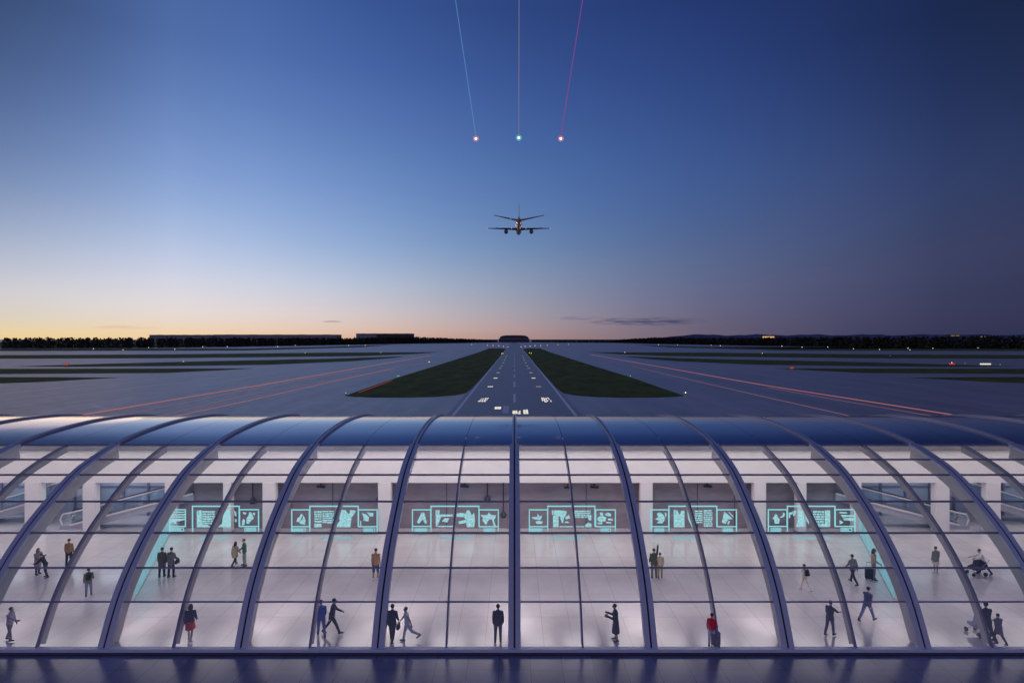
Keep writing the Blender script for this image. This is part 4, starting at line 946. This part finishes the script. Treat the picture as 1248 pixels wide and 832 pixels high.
def treeline(label, pts):
    """belt of trees: list of (px, base y, height m, width of the belt)"""
    bm = bmesh.new(); rnd = random.Random(len(label) * 7 + int(abs(pts[0][0])))
    P = []
    for (px, py, h) in pts: P.append((*G(px, py), h))
    for a, b in zip(P, P[1:]):
        L = math.hypot(b[0] - a[0], b[1] - a[1]); n = int(L / 2.3)
        for k in range(n):
            f = (k + rnd.random()) / n; x = a[0] + (b[0] - a[0]) * f; y = a[1] + (b[1] - a[1]) * f
            x += rnd.uniform(-3, 3); y += rnd.uniform(0, 40); h = (a[2] + (b[2] - a[2]) * f) * rnd.uniform(.80, 1.0); w = h * rnd.uniform(.26, .42)
            tube(bm, [(x, y, -.2), (x + rnd.uniform(-.4, .4), y, h * .55)], [.4, .2], 5)
            for q in range(44):
                u = rnd.random(); zz = h * (.03 + .93 * u); rr = w * (math.sin(math.pi * min(1, u * .72 + .30)) ** .6) * rnd.random() ** .4; an = rnd.random() * 6.283
                c = Vector((x + rr * math.cos(an), y + rr * math.sin(an), zz)); s = rnd.uniform(.9, 1.9) * h / 18
                m = Matrix.Rotation(rnd.random() * 6.28, 3, 'Z') @ Matrix.Rotation(rnd.random() * 3.14, 3, 'X')
                bm.faces.new([bm.verts.new(c + m @ Vector(v)) for v in ((-s, -s * .7, 0), (s, -s * .4, s * .3), (s * .6, s, 0), (-s * .8, s * .6, -s * .3))])
    far = [(p[0] * 6, max(9000, p[1] * 6)) for p in (P[0], P[-1])]
    if P[0][0] > 0 or abs(P[0][0]) < abs(P[-1][0]): edge = [(x, y + 14) for x, y, h in P]
    else: edge = [(x, y + 14) for x, y, h in P]
    sheet('field', edge + far[::-1], .02, M['grass'], kind='structure')
    me = bpy.data.meshes.new('treeline'); bm.to_mesh(me); bm.free(); me.materials.append(M['tree'])
    o = bpy.data.objects.new('treeline', me); COL.objects.link(o); tag(o, label, 'trees', kind='stuff')
treeline('dark mass of trees along the left horizon', [(-260, 424.5, 17.9), (0, 424.5, 17.8), (150, 424.2, 18.4), (280, 422.5, 18.4), (420, 420, 19), (500, 418.6, 24), (560, 417.9, 18), (606, 417.0, 11)])
treeline('dark mass of trees along the right horizon', [(648, 417.0, 11), (750, 417.6, 13), (800, 418.8, 21), (900, 420.8, 19), (1000, 422.5, 20), (1110, 424.2, 20.5), (1260, 424.4, 20.8), (1520, 424.5, 20.5)])

# ------------------------------------------------------------------ sky and light
def make_world():
    w = bpy.data.worlds.new('World'); S.world = w; w.use_nodes = True; nt = w.node_tree; nt.nodes.clear(); L = nt.links.new
    out = nt.nodes.new('ShaderNodeOutputWorld'); bg = nt.nodes.new('ShaderNodeBackground'); L(bg.outputs[0], out.inputs[0])
    tc = nt.nodes.new('ShaderNodeTexCoord'); sep = nt.nodes.new('ShaderNodeSeparateXYZ'); L(tc.outputs['Generated'], sep.inputs[0])
    def math_(op, a, b=None):
        n = nt.nodes.new('ShaderNodeMath'); n.operation = op
        for i, v in enumerate((a, b)):
            if v is None: continue
            if isinstance(v, (int, float)): n.inputs[i].default_value = v
            else: L(v, n.inputs[i])
        return n.outputs[0]
    az = math_('ARCTAN2', sep.outputs[0], sep.outputs[1]); el = math_('ARCSINE', sep.outputs[2])
    LO, HI = R(-2), R(60)
    t = nt.nodes.new('ShaderNodeMapRange'); t.inputs['From Min'].default_value = LO; t.inputs['From Max'].default_value = HI; L(el, t.inputs[0])
    def E(px, py):
        return math.atan((CY - py) / F * math.cos(math.atan((px - CX) / F)))
    cols = [
     (0,    [(413, (236, 208, 146)), (404, (230, 210, 162)), (385, (214, 206, 190)), (355, (204, 203, 208)), (310, (172, 182, 203)), (250, (132, 150, 184)), (200, (104, 126, 168)), (100, (70, 92, 137)), (0, (50, 68, 106))]),
     (200,  [(413, (246, 206, 158)), (404, (242, 214, 178)), (388, (235, 220, 208)), (372, (230, 222, 222)), (345, (218, 218, 230)), (300, (190, 203, 232)), (250, (158, 182, 224)), (200, (134, 162, 214)), (100, (100, 130, 188)), (0, (76, 106, 166))]),
     (420,  [(413, (226, 182, 152)), (404, (225, 195, 176)), (385, (218, 204, 204)), (350, (190, 199, 218)), (300, (148, 174, 214)), (250, (124, 154, 204)), (200, (104, 137, 194)), (100, (76, 107, 170)), (0, (58, 88, 152))]),
     (620,  [(413, (178, 142, 138)), (400, (180, 156, 156)), (380, (164, 160, 172)), (340, (138, 154, 182)), (290, (104, 136, 180)), (240, (88, 121, 176)), (200, (77, 110, 168)), (100, (57, 86, 148)), (0, (44, 68, 126))]),
     (830,  [(413, (112, 99, 116)), (400, (110, 101, 122)), (375, (106, 106, 136)), (330, (94, 108, 145)), (270, (74, 99, 148)), (200, (62, 90, 148)), (100, (48, 72, 132)), (0, (37, 57, 114))]),
     (1040, [(413, (66, 66, 97)), (390, (72, 73, 104)), (340, (74, 80, 114)), (270, (66, 80, 122)), (200, (55, 74, 122)), (100, (40, 58, 108)), (0, (29, 46, 92))]),
     (1248, [(413, (41, 45, 73)), (380, (44, 48, 78)), (300, (48, 54, 86)), (200, (40, 52, 90)), (100, (28, 41, 76)), (0, (21, 33, 62))]),
    ]
    LOm, HIm = -2.0, 60.0
    els = [-2, -1, 0, .5, 1, 1.7, 2.5, 3.5, 5, 7, 9, 11.5, 14, 17, 20, 24, 29, 36, 46, 60]
    def column(st, top):
        st = sorted(st) + [(60.0, top)]
        def at(e):
            if e <= st[0][0]: return st[0][1]
            for (e0, c0), (e1, c1) in zip(st, st[1:]):
                if e <= e1:
                    f = (e - e0) / max(1e-6, e1 - e0); return tuple(u + (v - u) * f for u, v in zip(c0, c1))
            return st[-1][1]
        return [at(e) for e in els]
    data = []
    for x, st in cols:
        tp = st[-1][1]
        data.append((math.degrees(math.atan((x - CX) / F)), column([(math.degrees(E(x, y)), c) for y, c in st], tuple(v * .7 + q * .3 for v, q in zip(tp, (40, 56, 104))))))
    back = column([(0, (146, 134, 166)), (6, (168, 156, 190)), (20, (140, 140, 188)), (40, (84, 98, 154))], (44, 60, 112))
    side = column([(0, (238, 204, 150)), (6, (206, 200, 204)), (15, (120, 138, 176)), (30, (60, 80, 122))], (44, 60, 112))
    knots = sorted([(-180, back), (-130, back), (-68, side), (95, back), (180, back)] + data, key=lambda k: k[0])
    def at_az(a):
        for (a0, c0), (a1, c1) in zip(knots, knots[1:]):
            if a <= a1:
                f = (a - a0) / (a1 - a0); return [tuple(u + (v - u) * f for u, v in zip(p, q)) for p, q in zip(c0, c1)]
        return knots[-1][1]
    def smooth_az(a, sg=3.6):
        acc = None; tot = 0
        for k in range(-12, 13):
            d = k / 12 * 2.2 * sg; w_ = math.exp(-.5 * (d / sg) ** 2); v = at_az(max(-180, min(180, a + d))); tot += w_
            acc = [tuple(c + w_ * q for c, q in zip(A_, B_)) for A_, B_ in zip(acc, v)] if acc else [tuple(w_ * q for q in B_) for B_ in v]
        return [tuple(c / tot for c in A_) for A_ in acc]
    azs = [-150, -110, -85, -62, -50, -42, -36, -30, -24, -18, -12, -6, 0, 6, 12, 18, 24, 30, 36, 42, 50, 70, 100]
    def ramp(colrs):
        rr = nt.nodes.new('ShaderNodeValToRGB'); L(t.outputs[0], rr.inputs[0]); el_ = rr.color_ramp.elements
        while len(el_) > 1: el_.remove(el_[-1])
        for i, (e, c) in enumerate(zip(els, colrs)):
            p = (e - LOm) / (HIm - LOm); q = el_[0] if i == 0 else el_.new(p); q.position = p; q.color = (*lin(c), 1)
        return rr.outputs[0]
    cur = None
    for i, a in enumerate(azs):
        c = ramp(smooth_az(a))
        if cur is None: cur = c; continue
        m = nt.nodes.new('ShaderNodeMapRange'); m.inputs['From Min'].default_value = R(azs[i - 1]); m.inputs['From Max'].default_value = R(a); L(az, m.inputs[0])
        x = nt.nodes.new('ShaderNodeMix'); x.data_type = 'RGBA'; L(m.outputs[0], x.inputs[0]); L(cur, x.inputs[6]); L(c, x.inputs[7]); cur = x.outputs[2]
    # thin streaks of cloud low over the horizon
    def cloud(cur, a0, a1, e0, e1, col, amt, seed):
        ca, ce = (a0 + a1) / 2, (e0 + e1) / 2
        da = math_('DIVIDE', math_('SUBTRACT', az, ca), (a1 - a0) / 2); de = math_('DIVIDE', math_('SUBTRACT', el, ce), (e1 - e0) / 2)
        r2 = math_('ADD', math_('MULTIPLY', da, da), math_('MULTIPLY', de, de)); env = math_('MAXIMUM', math_('SUBTRACT', 1, r2), 0)
        cv = nt.nodes.new('ShaderNodeCombineXYZ'); L(math_('MULTIPLY', az, 28), cv.inputs[0]); L(math_('MULTIPLY', el, 330), cv.inputs[1]); cv.inputs[2].default_value = seed
        ns = nt.nodes.new('ShaderNodeTexNoise'); ns.inputs['Scale'].default_value = 1; ns.inputs['Detail'].default_value = 4; L(cv.outputs[0], ns.inputs['Vector'])
        mr = nt.nodes.new('ShaderNodeMapRange'); mr.inputs['From Min'].default_value = .36; mr.inputs['From Max'].default_value = .62; L(ns.outputs[0], mr.inputs[0])
        fac = math_('MULTIPLY', math_('MULTIPLY', mr.outputs[0], math_('POWER', env, .7)), amt)
        x = nt.nodes.new('ShaderNodeMix'); x.data_type = 'RGBA'; L(fac, x.inputs[0]); L(cur, x.inputs[6]); x.inputs[7].default_value = (*lin(col), 1)
        return x.outputs[2]
    A = lambda px: math.atan((px - CX) / F)
    cur = cloud(cur, A(716), A(866), E(790, 397), E(790, 386), (66, 68, 104), 1.0, 3.1)
    cur = cloud(cur, A(680), A(735), E(705, 391), E(705, 385), (120, 112, 136), .8, 8.4)
    cur = cloud(cur, A(392), A(418), E(405, 394), E(405, 390.5), (150, 130, 138), .9, 5.2)
    cur = cloud(cur, A(110), A(200), E(155, 402), E(155, 396), (226, 186, 160), .8, 1.7)
    # faint real twilight scatter on top
    sky = nt.nodes.new('ShaderNodeTexSky'); sky.sky_type = 'NISHITA'; sky.sun_disc = False; sky.sun_elevation = R(-1.5); sky.sun_rotation = R(-42)
    sc = nt.nodes.new('ShaderNodeVectorMath'); sc.operation = 'SCALE'; sc.inputs['Scale'].default_value = .004; L(sky.outputs[0], sc.inputs[0])
    ad = nt.nodes.new('ShaderNodeVectorMath'); ad.operation = 'ADD'; L(cur, ad.inputs[0]); L(sc.outputs[0], ad.inputs[1])
    L(ad.outputs[0], bg.inputs[0]); bg.inputs[1].default_value = 1.0
make_world()
sl = bpy.data.lights.new('sun', 'SUN'); sl.energy = .05; sl.angle = R(20); sl.specular_factor = .25; sl.color = (1, .62, .38)
so = bpy.data.objects.new('sun', sl); COL.objects.link(so); so.location = (-60, 60, 40)
sd = Vector((math.sin(R(-42)), math.cos(R(-42)), math.tan(R(2)))); so.rotation_euler = sd.to_track_quat('Z', 'Y').to_euler()

cam = bpy.data.cameras.new('camera'); cam.sensor_width = 36; cam.lens = F / 1248 * 36; cam.clip_start = .1; cam.clip_end = 60000
cam.shift_x = (624 - CX) / 1248; cam.shift_y = (CY - 416) / 1248
co = bpy.data.objects.new('camera', cam); COL.objects.link(co); co.location = (0, 0, H); co.rotation_euler = (R(90), 0, 0); S.camera = co
S.view_settings.view_transform = 'Standard'; S.view_settings.look = 'None'; S.view_settings.exposure = 0; S.view_settings.gamma = 1
S.render.engine = 'CYCLES'; cy = S.cycles
cy.use_denoising = True; cy.max_bounces = 8; cy.diffuse_bounces = 3; cy.glossy_bounces = 4; cy.transparent_max_bounces = 16; cy.caustics_reflective = False; cy.caustics_refractive = False; cy.sample_clamp_indirect = 6
